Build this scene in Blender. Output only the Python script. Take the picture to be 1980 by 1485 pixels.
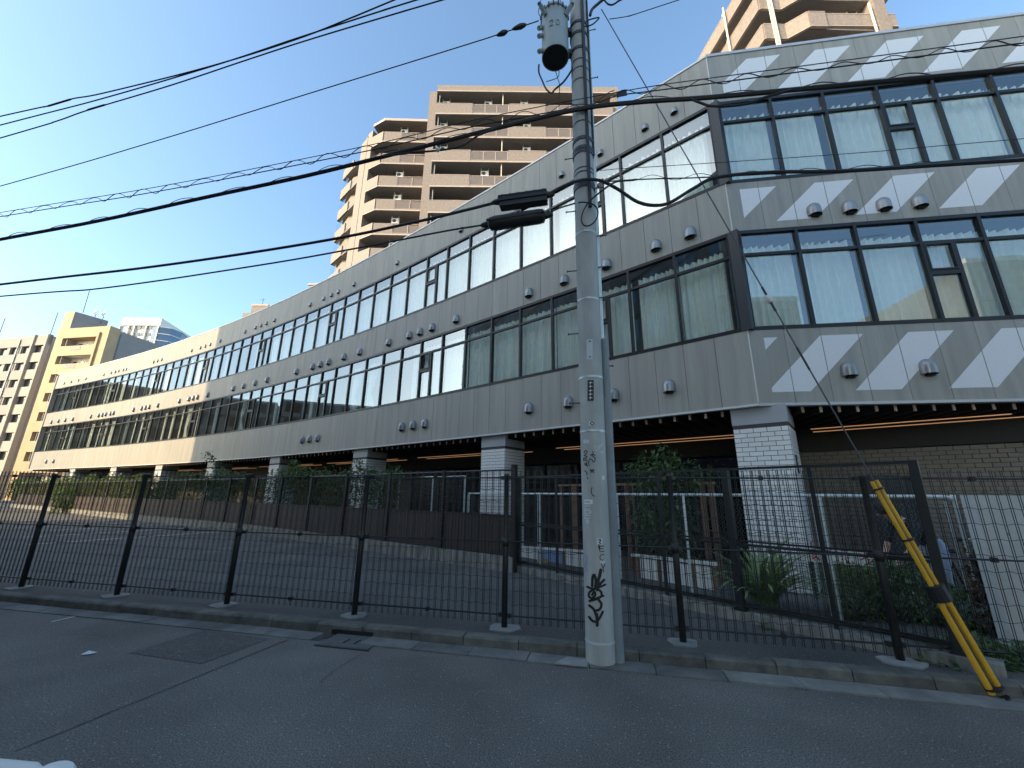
import bpy, math, random
import numpy as np
from mathutils import Matrix, Vector
random.seed(7)
for o in list(bpy.data.objects): bpy.data.objects.remove(o)
scene = bpy.context.scene
COL = scene.collection
R = math.radians

# ------------------------------------------------------------------ camera
EYE = 1.55
FPX, PITCH, ROLL, CXP, CYP = 787.0, 0.26777, 0.01233, 990.0, 742.5
cd = bpy.data.cameras.new('camera')
cam = bpy.data.objects.new('camera', cd); COL.objects.link(cam)
cd.sensor_width = 36.0; cd.lens = 36.0 * FPX / 1980.0
cd.clip_start = 0.05; cd.clip_end = 3000
cam.matrix_world = Matrix.Translation((0, 0, EYE)) @ Matrix.Rotation(math.pi/2 + PITCH, 4, 'X') @ Matrix.Rotation(ROLL, 4, 'Z')
scene.camera = cam
scene.render.resolution_x, scene.render.resolution_y = 1024, 768

# ------------------------------------------------------------------ sky, sun, exposure
SUN_EL = R(23)
SH = Vector((-0.87, -0.49, 0)).normalized()          # horizontal direction towards the sun
SUND = Vector((SH.x*math.cos(SUN_EL), SH.y*math.cos(SUN_EL), math.sin(SUN_EL)))
world = bpy.data.worlds.new('World'); scene.world = world; world.use_nodes = True
wn = world.node_tree; wn.nodes.clear()
wo = wn.nodes.new('ShaderNodeOutputWorld'); bg = wn.nodes.new('ShaderNodeBackground'); sk = wn.nodes.new('ShaderNodeTexSky')
sk.sky_type = 'NISHITA'; sk.sun_disc = False
sk.sun_elevation = SUN_EL; sk.sun_rotation = math.atan2(SH.x, SH.y)
sk.air_density = 0.95; sk.dust_density = 1.9; sk.ozone_density = 2.4; sk.altitude = 50
bg.inputs['Strength'].default_value = 0.15
wn.links.new(sk.outputs[0], bg.inputs['Color']); wn.links.new(bg.outputs[0], wo.inputs['Surface'])
sl = bpy.data.lights.new('sun', 'SUN'); sl.energy = 2.05; sl.angle = R(0.6); sl.color = (1.0, 0.70, 0.44)
sun = bpy.data.objects.new('sun', sl); COL.objects.link(sun)
sun.rotation_euler = SUND.to_track_quat('Z', 'Y').to_euler(); sun.location = (-40, -30, 60)
scene.view_settings.view_transform = 'Standard'; scene.view_settings.look = 'None'
scene.view_settings.exposure = 1.6; scene.view_settings.gamma = 1.0
scene.view_settings.use_curve_mapping = False
scene.view_settings.use_white_balance = True; scene.view_settings.white_balance_temperature = 6600; scene.view_settings.white_balance_tint = 0   # camera white balance

# ------------------------------------------------------------------ measuring helpers (photo pixel -> point in the place)
def ray(x, y):
    u = (x-CXP)/FPX; v = -(y-CYP)/FPX
    c, s = math.cos(ROLL), math.sin(ROLL); u, v = c*u - s*v, s*u + c*v
    return Vector((u, math.cos(PITCH) - v*math.sin(PITCH), math.sin(PITCH) + v*math.cos(PITCH)))
def at_z(x, y, z):
    r = ray(x, y); p = r*((z-EYE)/r.z); return Vector((p.x, p.y, z))
def at_y(x, y, Y):
    r = ray(x, y); p = r*(Y/r.y); return Vector((p.x, p.y, p.z+EYE))
def at_plane(x, y, A, B):
    r = ray(x, y); d = Vector((B[0]-A[0], B[1]-A[1])); n = Vector((-d.y, d.x))
    k = (n.x*A[0]+n.y*A[1])/(n.x*r.x+n.y*r.y); return Vector((r.x*k, r.y*k, r.z*k+EYE))

# ------------------------------------------------------------------ object helpers
W = {}
def put(o, parent=None, M=None):
    COL.objects.link(o)
    M = M or Matrix.Identity(4)
    if parent is not None:
        o.parent = parent; o.matrix_parent_inverse = W[parent].inverted()
    o.matrix_basis = M; W[o] = M
    return o
def tag(o, label=None, cat=None, group=None, kind=None):
    if label: o['label'] = label
    if cat: o['category'] = cat
    if group: o['group'] = group
    if kind: o['kind'] = kind
    return o
def thing(name, label, cat, loc=(0, 0, 0), group=None):
    o = bpy.data.objects.new(name, None); o.empty_display_size = 0.2
    put(o, None, Matrix.Translation(Vector(loc))); return tag(o, label, cat, group)
def inst(name, me, parent, M=None, kind=None):
    o = bpy.data.objects.new(name, me); put(o, parent, M)
    if kind: o['kind'] = kind
    return o
class MB:
    def __init__(s): s.v = []; s.f = []
    def add(s, vs, fs):
        b = len(s.v); s.v += [tuple(v) for v in vs]; s.f += [tuple(i+b for i in f) for f in fs]; return s
    def obox(s, M, sx, sy, sz):
        vs = [M @ Vector((x*sx/2, y*sy/2, z*sz/2)) for z in (-1, 1) for y in (-1, 1) for x in (-1, 1)]
        return s.add(vs, [(0,2,3,1), (4,5,7,6), (0,1,5,4), (2,6,7,3), (0,4,6,2), (1,3,7,5)])
    def box(s, x0, x1, y0, y1, z0, z1):
        return s.obox(Matrix.Translation(((x0+x1)/2, (y0+y1)/2, (z0+z1)/2)), x1-x0, y1-y0, z1-z0)
    def beam(s, p, q, w, h=None, up=(0, 0, 1)):
        p, q = Vector(p), Vector(q); h = h or w; d = (q-p); L = d.length
        if L < 1e-6: return s
        x = d/L; up = Vector(up)
        if abs(x.dot(up)) > 0.99: up = Vector((0, 1, 0))
        y = up.cross(x).normalized(); z = x.cross(y)
        M = Matrix((x, y, z)).transposed().to_4x4(); M.translation = (p+q)/2
        return s.obox(M, L, w, h)
    def tube(s, pts, r, n=6, cap=True):
        pts = [Vector(p) for p in pts]; rr = r if isinstance(r, (list, tuple)) else [r]*len(pts)
        rings = []; prev = None
        for i, p in enumerate(pts):
            a = pts[max(i-1, 0)]; b = pts[min(i+1, len(pts)-1)]; d = (b-a).normalized()
            if prev is None:
                up = Vector((0, 0, 1)) if abs(d.z) < 0.9 else Vector((0, 1, 0)); x = up.cross(d).normalized()
            else:
                x = (prev - d*prev.dot(d)).normalized()
            prev = x; y = d.cross(x)
            rings.append([p + x*(rr[i]*math.cos(2*math.pi*k/n)) + y*(rr[i]*math.sin(2*math.pi*k/n)) for k in range(n)])
        vs = [v for g in rings for v in g]; fs = []
        for i in range(len(pts)-1):
            for k in range(n):
                fs.append((i*n+k, i*n+(k+1) % n, (i+1)*n+(k+1) % n, (i+1)*n+k))
        if cap: fs += [tuple(range(n-1, -1, -1)), tuple((len(pts)-1)*n+k for k in range(n))]
        return s.add(vs, fs)
    def quad(s, a, b, c, d): return s.add([a, b, c, d], [(0, 1, 2, 3)])
    def prism(s, poly, z0, z1):
        n = len(poly); vs = [(p[0], p[1], z0) for p in poly] + [(p[0], p[1], z1) for p in poly]
        fs = [tuple(range(n-1, -1, -1)), tuple(range(n, 2*n))] + [(i, (i+1) % n, n+(i+1) % n, n+i) for i in range(n)]
        return s.add(vs, fs)
    def lathe(s, prof, n=20, M=None):
        M = M or Matrix.Identity(4); vs = []; fs = []
        for r, z in prof: vs += [M @ Vector((r*math.cos(2*math.pi*k/n), r*math.sin(2*math.pi*k/n), z)) for k in range(n)]
        for i in range(len(prof)-1):
            for k in range(n): fs.append((i*n+k, i*n+(k+1) % n, (i+1)*n+(k+1) % n, (i+1)*n+k))
        fs += [tuple(range(n-1, -1, -1)), tuple((len(prof)-1)*n+k for k in range(n))]
        return s.add(vs, fs)
    def mesh(s, name, mat, smooth=False):
        me = bpy.data.meshes.new(name); me.from_pydata(s.v, [], s.f); me.materials.append(mat)
        if smooth: me.polygons.foreach_set('use_smooth', [True]*len(me.polygons))
        me.update(); return me
    def build(s, name, mat, parent=None, smooth=False, kind=None, M=None):
        o = inst(name, s.mesh(name, mat, smooth), parent, M, kind); return o
def smooth_angle(o, a=35):
    me = o.data
    me.polygons.foreach_set('use_smooth', [True]*len(me.polygons))
    try: me.set_sharp_from_angle(angle=R(a))
    except Exception: pass
def spline(pts, n=8):
    pts = [Vector(p) for p in pts]; out = []
    for i in range(len(pts)-1):
        p0 = pts[max(i-1, 0)]; p1 = pts[i]; p2 = pts[i+1]; p3 = pts[min(i+2, len(pts)-1)]
        for k in range(n):
            t = k/n
            out.append(0.5*((2*p1) + (p2-p0)*t + (2*p0-5*p1+4*p2-p3)*t*t + (3*p1-p0-3*p2+p3)*t*t*t))
    out.append(pts[-1]); return out

# ------------------------------------------------------------------ materials
def mat(name, col, rough=0.7, metal=0.0, var=0.0, vscale=3.0, bump=0.0, bscale=40.0, rnd=0.0, spec=0.5, emit=None, estr=0.0, col2=None, stretch=None, coat=0.0, detail=6.0):
    m = bpy.data.materials.new(name); m.use_nodes = True; nt = m.node_tree; N = nt.nodes; L = nt.links
    b = N['Principled BSDF']; b.inputs['Roughness'].default_value = rough; b.inputs['Metallic'].default_value = metal
    b.inputs['Specular IOR Level'].default_value = spec
    c4 = (*col, 1); b.inputs['Base Color'].default_value = c4
    if coat: b.inputs['Coat Weight'].default_value = coat
    src = None
    tc = None
    if var or col2 or bump:
        tc = N.new('ShaderNodeNewGeometry'); vec = tc.outputs['Position']
        if stretch:
            mp = N.new('ShaderNodeMapping'); mp.inputs['Scale'].default_value = stretch
            L.new(vec, mp.inputs['Vector']); vec = mp.outputs[0]
    if var or col2:
        nz = N.new('ShaderNodeTexNoise'); nz.inputs['Scale'].default_value = vscale; nz.inputs['Detail'].default_value = detail; nz.inputs['Roughness'].default_value = 0.65
        L.new(vec, nz.inputs['Vector'])
        rp = N.new('ShaderNodeValToRGB'); rp.color_ramp.elements[0].position = 0.32; rp.color_ramp.elements[1].position = 0.7
        d = col2 if col2 else tuple(max(0, x*(1-var)) for x in col)
        e = col if col2 else tuple(min(1, x*(1+var)) for x in col)
        rp.color_ramp.elements[0].color = (*d, 1); rp.color_ramp.elements[1].color = (*e, 1)
        L.new(nz.outputs['Fac'], rp.inputs[0]); src = rp.outputs[0]
    if rnd:
        oi = N.new('ShaderNodeObjectInfo'); mr = N.new('ShaderNodeMapRange')
        mr.inputs['To Min'].default_value = 1-rnd; mr.inputs['To Max'].default_value = 1+rnd
        L.new(oi.outputs['Random'], mr.inputs['Value'])
        mx = N.new('ShaderNodeMix'); mx.data_type = 'RGBA'; mx.blend_type = 'MULTIPLY'; mx.inputs['Factor'].default_value = 1
        if src: L.new(src, mx.inputs['A'])
        else: mx.inputs['A'].default_value = c4
        L.new(mr.outputs[0], mx.inputs['B']); src = mx.outputs['Result']
    if src: L.new(src, b.inputs['Base Color'])
    if bump:
        n2 = N.new('ShaderNodeTexNoise'); n2.inputs['Scale'].default_value = bscale; n2.inputs['Detail'].default_value = 4
        L.new(vec, n2.inputs['Vector'])
        bp = N.new('ShaderNodeBump'); bp.inputs['Strength'].default_value = bump; bp.inputs['Distance'].default_value = 0.02
        L.new(n2.outputs['Fac'], bp.inputs['Height']); L.new(bp.outputs[0], b.inputs['Normal'])
    if emit:
        b.inputs['Emission Color'].default_value = (*emit, 1); b.inputs['Emission Strength'].default_value = estr
    return m
def glass_mat(name, tint, ior, rough=0.0, wob=0.0, scale=1.2):
    m = bpy.data.materials.new(name); m.use_nodes = True; nt = m.node_tree; N = nt.nodes; L = nt.links; N.clear()
    o = N.new('ShaderNodeOutputMaterial'); tr = N.new('ShaderNodeBsdfTransparent'); gl = N.new('ShaderNodeBsdfGlossy'); mx = N.new('ShaderNodeMixShader'); fr = N.new('ShaderNodeLayerWeight'); pw = N.new('ShaderNodeMath'); pw.operation = 'POWER'; pw.inputs[1].default_value = 5.0; fm = N.new('ShaderNodeMapRange')
    tr.inputs[0].default_value = (*tint, 1); gl.inputs['Roughness'].default_value = rough; gl.inputs[0].default_value = (0.80, 0.88, 0.92, 1); fr.inputs['Blend'].default_value = 0.5; f0 = ((ior-1)/(ior+1))**2; fm.inputs['To Min'].default_value = f0; fm.inputs['To Max'].default_value = 1.0; L.new(fr.outputs['Facing'], pw.inputs[0]); L.new(pw.outputs[0], fm.inputs['Value'])
    if wob:
        g = N.new('ShaderNodeNewGeometry'); nz = N.new('ShaderNodeTexNoise'); nz.inputs['Scale'].default_value = scale; nz.inputs['Detail'].default_value = 1
        oi = N.new('ShaderNodeObjectInfo'); ad = N.new('ShaderNodeVectorMath'); ml = N.new('ShaderNodeVectorMath'); ml.operation = 'SCALE'; ml.inputs['Scale'].default_value = 9
        cx = N.new('ShaderNodeCombineXYZ'); L.new(oi.outputs['Random'], cx.inputs[0]); L.new(cx.outputs[0], ml.inputs[0])
        L.new(g.outputs['Position'], ad.inputs[0]); L.new(ml.outputs[0], ad.inputs[1]); L.new(ad.outputs[0], nz.inputs['Vector'])
        bp = N.new('ShaderNodeBump'); bp.inputs['Strength'].default_value = wob; bp.inputs['Distance'].default_value = 0.01
        L.new(nz.outputs['Fac'], bp.inputs['Height']); L.new(bp.outputs[0], gl.inputs['Normal'])
    L.new(fm.outputs[0], mx.inputs[0]); L.new(tr.outputs[0], mx.inputs[1]); L.new(gl.outputs[0], mx.inputs[2]); L.new(mx.outputs[0], o.inputs[0])
    return m
def leaf_mat(name, c1, c2, trans=0.35):
    m = bpy.data.materials.new(name); m.use_nodes = True; nt = m.node_tree; N = nt.nodes; L = nt.links; N.clear()
    o = N.new('ShaderNodeOutputMaterial'); d = N.new('ShaderNodeBsdfPrincipled'); t = N.new('ShaderNodeBsdfTranslucent'); mx = N.new('ShaderNodeMixShader'); mx.inputs[0].default_value = trans
    g = N.new('ShaderNodeNewGeometry'); rp = N.new('ShaderNodeValToRGB'); rp.color_ramp.elements[0].color = (*c1, 1); rp.color_ramp.elements[1].color = (*c2, 1)
    L.new(g.outputs['Random Per Island'], rp.inputs[0]); L.new(rp.outputs[0], d.inputs['Base Color']); L.new(rp.outputs[0], t.inputs[0]); d.inputs['Roughness'].default_value = 0.5
    L.new(d.outputs[0], mx.inputs[1]); L.new(t.outputs[0], mx.inputs[2]); L.new(mx.outputs[0], o.inputs[0]); return m
def asphalt(name, base, speck):
    m = bpy.data.materials.new(name); m.use_nodes = True; nt = m.node_tree; N = nt.nodes; L = nt.links; b = N['Principled BSDF']
    g = N.new('ShaderNodeNewGeometry')
    def noise(sc, det=3):
        n = N.new('ShaderNodeTexNoise'); n.inputs['Scale'].default_value = sc; n.inputs['Detail'].default_value = det; L.new(g.outputs['Position'], n.inputs['Vector']); return n
    big = noise(0.8, 8); mid = noise(90, 3); vo = N.new('ShaderNodeTexVoronoi'); vo.inputs['Scale'].default_value = 75; L.new(g.outputs['Position'], vo.inputs['Vector'])
    r1 = N.new('ShaderNodeValToRGB'); r1.color_ramp.elements[0].position = 0.3; r1.color_ramp.elements[1].position = 0.75
    r1.color_ramp.elements[0].color = (*[x*0.62 for x in base], 1); r1.color_ramp.elements[1].color = (*[x*1.22 for x in base], 1); L.new(big.outputs[0], r1.inputs[0])
    r2 = N.new('ShaderNodeValToRGB'); r2.color_ramp.elements[0].position = 0.35; r2.color_ramp.elements[1].position = 0.68
    r2.color_ramp.elements[0].color = (0.45, 0.45, 0.45, 1); r2.color_ramp.elements[1].color = (1.5, 1.5, 1.5, 1); L.new(mid.outputs[0], r2.inputs[0])
    mx = N.new('ShaderNodeMix'); mx.data_type = 'RGBA'; mx.blend_type = 'MULTIPLY'; mx.inputs['Factor'].default_value = 1
    L.new(r1.outputs[0], mx.inputs['A']); L.new(r2.outputs[0], mx.inputs['B'])
    # pale stone chips
    sep = N.new('ShaderNodeSeparateColor'); L.new(vo.outputs['Color'], sep.inputs[0])
    gt = N.new('ShaderNodeMath'); gt.operation = 'GREATER_THAN'; gt.inputs[1].default_value = 0.975; L.new(sep.outputs[0], gt.inputs[0])
    lt = N.new('ShaderNodeMath'); lt.operation = 'LESS_THAN'; lt.inputs[1].default_value = 0.42; L.new(vo.outputs['Distance'], lt.inputs[0])
    an = N.new('ShaderNodeMath'); an.operation = 'MULTIPLY'; L.new(gt.outputs[0], an.inputs[0]); L.new(lt.outputs[0], an.inputs[1])
    m2 = N.new('ShaderNodeMix'); m2.data_type = 'RGBA'; L.new(an.outputs[0], m2.inputs['Factor']); L.new(mx.outputs['Result'], m2.inputs['A']); m2.inputs['B'].default_value = (*speck, 1)
    L.new(m2.outputs['Result'], b.inputs['Base Color']); b.inputs['Roughness'].default_value = 0.85
    bp = N.new('ShaderNodeBump'); bp.inputs['Strength'].default_value = 0.7; bp.inputs['Distance'].default_value = 0.006; L.new(mid.outputs[0], bp.inputs['Height']); L.new(bp.outputs[0], b.inputs['Normal'])
    return m
M_ = {}
M_['asphalt'] = asphalt('asphalt', (0.155, 0.146, 0.127), (0.31, 0.305, 0.29))
M_['asphalt_old'] = asphalt('asphalt_patch', (0.105, 0.100, 0.090), (0.24, 0.25, 0.26))
M_['asphalt_lot'] = asphalt('asphalt_lot', (0.115, 0.108, 0.098), (0.26, 0.26, 0.26))
M_['ground'] = mat('ground_soil', (0.16, 0.15, 0.13), 0.9, var=0.3, vscale=0.6)
M_['kerb'] = mat('kerb_concrete', (0.17, 0.165, 0.14), 0.85, col2=(0.065, 0.065, 0.055), vscale=5, bump=0.35, bscale=60, rnd=0.12)
M_['gutter'] = mat('gutter_concrete', (0.22, 0.215, 0.19), 0.85, col2=(0.10, 0.10, 0.092), vscale=3, bump=0.3, bscale=70, rnd=0.28)
M_['concrete'] = mat('concrete', (0.36, 0.36, 0.34), 0.8, col2=(0.20, 0.20, 0.18), vscale=2.5, bump=0.25, bscale=50)
M_['concrete_pale'] = mat('concrete_pale', (0.60, 0.61, 0.58), 0.75, col2=(0.47, 0.48, 0.46), vscale=3, bump=0.12, bscale=40)
M_['stain'] = mat('stained_concrete', (0.34, 0.33, 0.29), 0.85, col2=(0.10, 0.10, 0.09), vscale=6, stretch=(1.5, 1.5, 0.25), bump=0.3, bscale=50)
M_['panel'] = mat('grey_panel', (0.37, 0.36, 0.32), 0.55, var=0.14, vscale=1.6, stretch=(3.5, 3.5, 0.22), rnd=0.04, spec=0.35, bump=0.04, bscale=180)
M_['panel_back'] = mat('panel_joint', (0.10, 0.10, 0.10), 0.9)
M_['stripe'] = mat('white_paint', (0.80, 0.81, 0.82), 0.5, var=0.04, vscale=40)
M_['trim'] = mat('pale_trim', (0.66, 0.66, 0.63), 0.5, var=0.05)
M_['coping'] = mat('coping_metal', (0.56, 0.57, 0.58), 0.4, metal=0.3)
M_['frame'] = mat('dark_frame', (0.022, 0.024, 0.027), 0.4, metal=0.3)
M_['glass'] = glass_mat('coated_glass', (0.86, 0.93, 0.90), 2.7, wob=0.10, scale=0.8)
M_['glass_dark'] = glass_mat('dark_glass', (0.45, 0.5, 0.5), 1.7)
M_['curtain'] = mat('curtain', (0.86, 0.86, 0.80), 0.85, var=0.05, vscale=8)
M_['interior'] = mat('interior_wall', (0.36, 0.34, 0.30), 0.8)
M_['vent'] = mat('vent_hood', (0.30, 0.305, 0.31), 0.38, metal=0.55, rnd=0.08)
M_['vent_dark'] = mat('vent_inside', (0.02, 0.02, 0.02), 0.8)
M_['tile'] = mat('white_tile', (0.84, 0.84, 0.81), 0.3, var=0.05, vscale=2, rnd=0.05)
M_['grout'] = mat('tile_grout', (0.07, 0.07, 0.07), 0.9)
M_['tile_wall'] = mat('grey_tile', (0.24, 0.215, 0.185), 0.45, var=0.1, vscale=4)
M_['column_cap'] = mat('column_paint', (0.40, 0.42, 0.44), 0.6, var=0.05)
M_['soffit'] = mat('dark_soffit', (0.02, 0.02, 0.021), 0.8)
M_['batten'] = mat('batten_shade', (0.03, 0.027, 0.025), 0.7)  # batten sides near black: the shade under the soffit is in the colour
M_['batten_lit_end'] = mat('batten_lit_end', (0.55, 0.42, 0.32), 0.7, rnd=0.3)  # same wood in a pale tone, daylight on the ends put into the colour
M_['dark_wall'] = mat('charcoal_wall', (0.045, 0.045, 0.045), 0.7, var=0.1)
M_['lamp'] = mat('linear_lamp', (0.8, 0.45, 0.25), 0.4, emit=(1.0, 0.50, 0.25), estr=0.13)
M_['timber'] = mat('timber', (0.24, 0.14, 0.09), 0.6, var=0.2, vscale=8)
M_['fence'] = mat('fence_paint', (0.020, 0.022, 0.023), 0.42, var=0.2, vscale=20)
M_['fence_brown'] = mat('fence_brown', (0.026, 0.022, 0.021), 0.45, var=0.15, vscale=6)
M_['slat_brown'] = mat('brown_slat', (0.045, 0.032, 0.029), 0.55, var=0.15, vscale=8, rnd=0.12)
M_['galv'] = mat('galvanised_pipe', (0.62, 0.68, 0.67), 0.45, metal=0.35, var=0.1, vscale=12)
M_['chain'] = mat('chain_wire', (0.33, 0.36, 0.36), 0.5, metal=0.4)
M_['pole'] = mat('pole_concrete', (0.50, 0.51, 0.48), 0.8, col2=(0.36, 0.37, 0.35), vscale=3.2, stretch=(2, 2, 0.5), bump=0.12, bscale=90)
M_['conduit'] = mat('conduit_grey', (0.23, 0.26, 0.275), 0.5, var=0.12, vscale=4)
M_['transformer'] = mat('transformer_paint', (0.36, 0.40, 0.385), 0.42, var=0.06, vscale=3)
M_['steel'] = mat('dark_steel', (0.075, 0.08, 0.085), 0.5, metal=0.6, var=0.2, vscale=30)
M_['cable'] = mat('cable_black', (0.018, 0.019, 0.021), 0.5)
M_['wire'] = mat('guy_strand', (0.12, 0.125, 0.13), 0.5, metal=0.5)
M_['yellow'] = mat('yellow_guard', (0.72, 0.40, 0.03), 0.42, var=0.1, vscale=7, bump=0.05)
M_['black'] = mat('black_paint', (0.012, 0.012, 0.014), 0.55)
M_['white'] = mat('white_sticker', (0.66, 0.68, 0.70), 0.6, rnd=0.12)
M_['insul'] = mat('porcelain', (0.75, 0.75, 0.72), 0.2)
M_['tan'] = mat('tan_tile', (0.30, 0.255, 0.22), 0.7, col2=(0.215, 0.18, 0.155), vscale=5.5, rnd=0.04, detail=2)
M_['tan_lip'] = mat('tan_lip', (0.46, 0.39, 0.335), 0.7, var=0.06)
M_['slab_under'] = mat('slab_underside', (0.22, 0.205, 0.195), 0.8, var=0.08)
M_['rail_glass'] = mat('smoked_rail_panel', (0.17, 0.14, 0.12), 0.35, var=0.1)
M_['rail_blue'] = glass_mat('frosted_rail_glass', (0.75, 0.85, 0.86), 1.7, 0.1)
M_['ac'] = mat('condenser_white', (0.68, 0.66, 0.60), 0.5, var=0.05)
M_['cream_pipe'] = mat('cream_pipe', (0.74, 0.68, 0.54), 0.5)
M_['yellow_wall'] = mat('ochre_wall', (0.52, 0.385, 0.225), 0.75, col2=(0.44, 0.32, 0.185), vscale=0.8)
M_['grey_wall'] = mat('grey_wall', (0.36, 0.335, 0.30), 0.8, col2=(0.30, 0.275, 0.25), vscale=0.7)
M_['beige_wall'] = mat('beige_wall', (0.40, 0.36, 0.30), 0.8, var=0.06)
M_['shade_toned_side'] = mat('shade_toned_side', (0.30, 0.28, 0.265), 0.85, var=0.06, vscale=1)  # dull tone for sides turned from the sun, their shade put into the colour
M_['white_wall'] = mat('white_cladding', (0.74, 0.70, 0.62), 0.6, var=0.04)
M_['blue_glass'] = mat('blue_curtain_wall', (0.08, 0.13, 0.20), 0.12, spec=0.9, metal=0.2)
M_['dark_window'] = mat('dark_window', (0.03, 0.034, 0.04), 0.12, spec=0.8)
M_['brown_far'] = mat('brown_render', (0.30, 0.26, 0.22), 0.8, var=0.1, vscale=0.5)
M_['dark_far'] = mat('charcoal_render', (0.13, 0.135, 0.145), 0.7, var=0.1, vscale=0.5)
M_['leaf'] = leaf_mat('hedge_leaf', (0.06, 0.11, 0.028), (0.20, 0.26, 0.07))
M_['leaf_dark'] = leaf_mat('dark_leaf', (0.05, 0.105, 0.036), (0.17, 0.25, 0.09))
M_['leaf_strap'] = leaf_mat('strap_leaf', (0.08, 0.14, 0.055), (0.26, 0.33, 0.14), 0.25)
M_['leaf_yellow'] = leaf_mat('yellow_leaf', (0.45, 0.34, 0.05), (0.6, 0.45, 0.06))
M_['stem'] = mat('stem', (0.10, 0.075, 0.05), 0.85)
M_['skin'] = mat('skin', (0.52, 0.33, 0.24), 0.5)
M_['shirt'] = mat('black_shirt', (0.018, 0.019, 0.023), 0.85)
M_['hair'] = mat('dark_hair', (0.02, 0.016, 0.014), 0.6)
M_['jeans'] = mat('pale_denim', (0.48, 0.56, 0.68), 0.85, var=0.18, vscale=14)
M_['red'] = mat('red_paint', (0.42, 0.035, 0.035), 0.5)
M_['pale_blue'] = mat('blue_panel', (0.22, 0.32, 0.55), 0.5)
M_['white_panel'] = mat('white_panel', (0.80, 0.80, 0.75), 0.6, var=0.06)
M_['iron'] = mat('cast_iron', (0.10, 0.10, 0.095), 0.7, var=0.25, vscale=15, bump=0.3)
M_['line'] = mat('road_paint', (0.72, 0.72, 0.70), 0.7, col2=(0.50, 0.50, 0.49), vscale=25)
M_['cut'] = mat('asphalt_cut', (0.03, 0.03, 0.032), 0.9)
M_['rubber'] = mat('rubber', (0.015, 0.015, 0.016), 0.7)

# ================================================================== SETTING: ground, road, lot, kerb
dS = Vector((0.9753, -0.2209, 0)); nS = Vector((0.2209, 0.9753, 0)); K0 = Vector((0, 4.79, 0))     # street direction, across, kerb line
def st(u, w, z=0.0): p = K0 + dS*u + nS*w; return Vector((p.x, p.y, z))
g = MB().quad((-1500, -1500, -0.05), (1500, -1500, -0.05), (1500, 1500, -0.05), (-1500, 1500, -0.05)).build('ground', M_['ground']); tag(g, kind='structure')
g = MB().quad(st(-90, -6.2, 0), st(60, -6.2, 0), st(60, -0.24, 0), st(-90, -0.24, 0)).build('road', M_['asphalt']); tag(g, kind='structure')
lot = MB().quad(st(-90, 0.15, 0.055), st(60, 0.15, 0.055), st(60, 75, 0.055), st(-90, 75, 0.055)).build('parking_lot', M_['asphalt_lot']); tag(lot, kind='structure')
g = MB().quad(st(-90, -14, 0.02), st(60, -14, 0.02), st(60, -6.2, 0.02), st(-90, -6.2, 0.02)).build('pavement', M_['gutter']); tag(g, kind='structure')
# worn patch and cut line in the road (repairs: sheets just above the asphalt)
p4 = [at_z(x, y, 0.004) for x, y in ((250, 1262), (390, 1283), (520, 1235), (395, 1218))]
g = MB().quad(*p4).build('road_patch', M_['asphalt_old']); tag(g, kind='structure')
a, b = at_z(30, 1452, 0.004), at_z(560, 1235, 0.004); d = (b-a).normalized(); n = Vector((-d.y, d.x, 0))*0.006
pts = []; m = MB()
prev = None
for i in range(41):
    p = a + (b-a)*(i/40) + Vector((-d.y, d.x, 0))*random.uniform(-0.005, 0.005); w = Vector((-d.y, d.x, 0))*random.uniform(0.003, 0.007)
    if prev: m.quad(prev[0], prev[1], p-w, p+w)
    prev = (p+w, p-w)
g = m.build('road_cut_line', M_['cut']); tag(g, kind='structure')
m = MB()
for q in ([(60, 1192), (105, 1180), (118, 1186)], ):
    pass
a, b = at_z(100, 1202, 0.004), at_z(148, 1191, 0.004); n = Vector((-(b-a).y, (b-a).x, 0)).normalized()*0.012
g = MB().quad(a-n, b-n, b+n, a+n).build('faded_paint_line', M_['line']); tag(g, kind='structure')
# kerb: separate stones and gutter slabs
kerb = bpy.data.objects.new('kerb', None); put(kerb, None, Matrix.Translation(K0)); tag(kerb, kind='structure')
def kerb_mesh(L, z0):
    prof = [(0.0, z0), (0.012, 0.085), (0.03, 0.103), (0.15, 0.105), (0.15, z0)]
    m = MB(); n = len(prof)
    m.add([(-L/2, y, z) for y, z in prof] + [(L/2, y, z) for y, z in prof], [tuple(range(n)), tuple(range(2*n-1, n-1, -1))] + [(i, n+i, n+(i+1) % n, (i+1) % n) for i in range(n)])
    return m
KM = kerb_mesh(0.592, -0.05).mesh('kerb_stone', M_['kerb']); KG = kerb_mesh(0.592, 0.058).mesh('kerb_stone', M_['kerb'])
GM = MB().box(-0.296, 0.296, -0.24, -0.002, -0.06, 0.012).mesh('gutter_slab', M_['gutter'])
MS = Matrix((dS, nS, Vector((0, 0, 1)))).transposed().to_4x4()
for k in range(-26, 13):
    u = 0.1 + 0.6*k + 0.3
    Mx = MS.copy(); Mx.translation = st(u, 0, random.uniform(-0.004, 0.004))
    inst('kerb_stone', KM, kerb, Mx @ Matrix.Rotation(random.uniform(-0.004, 0.004), 4, 'Z'))
    Mx = MS.copy(); Mx.translation = st(u+0.13, 0, random.uniform(-0.004, 0.004))
    if k not in (-4,): inst('gutter_slab', GM, kerb, Mx)
MB().beam(st(-40, 0.07, 0.03), st(-15.5, 0.07, 0.03), 0.15, 0.15).build('kerb_run', M_['kerb'], kerb)
MB().beam(st(7.9, 0.07, 0.03), st(30, 0.07, 0.03), 0.15, 0.15).build('kerb_run', M_['kerb'], kerb)
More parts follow.
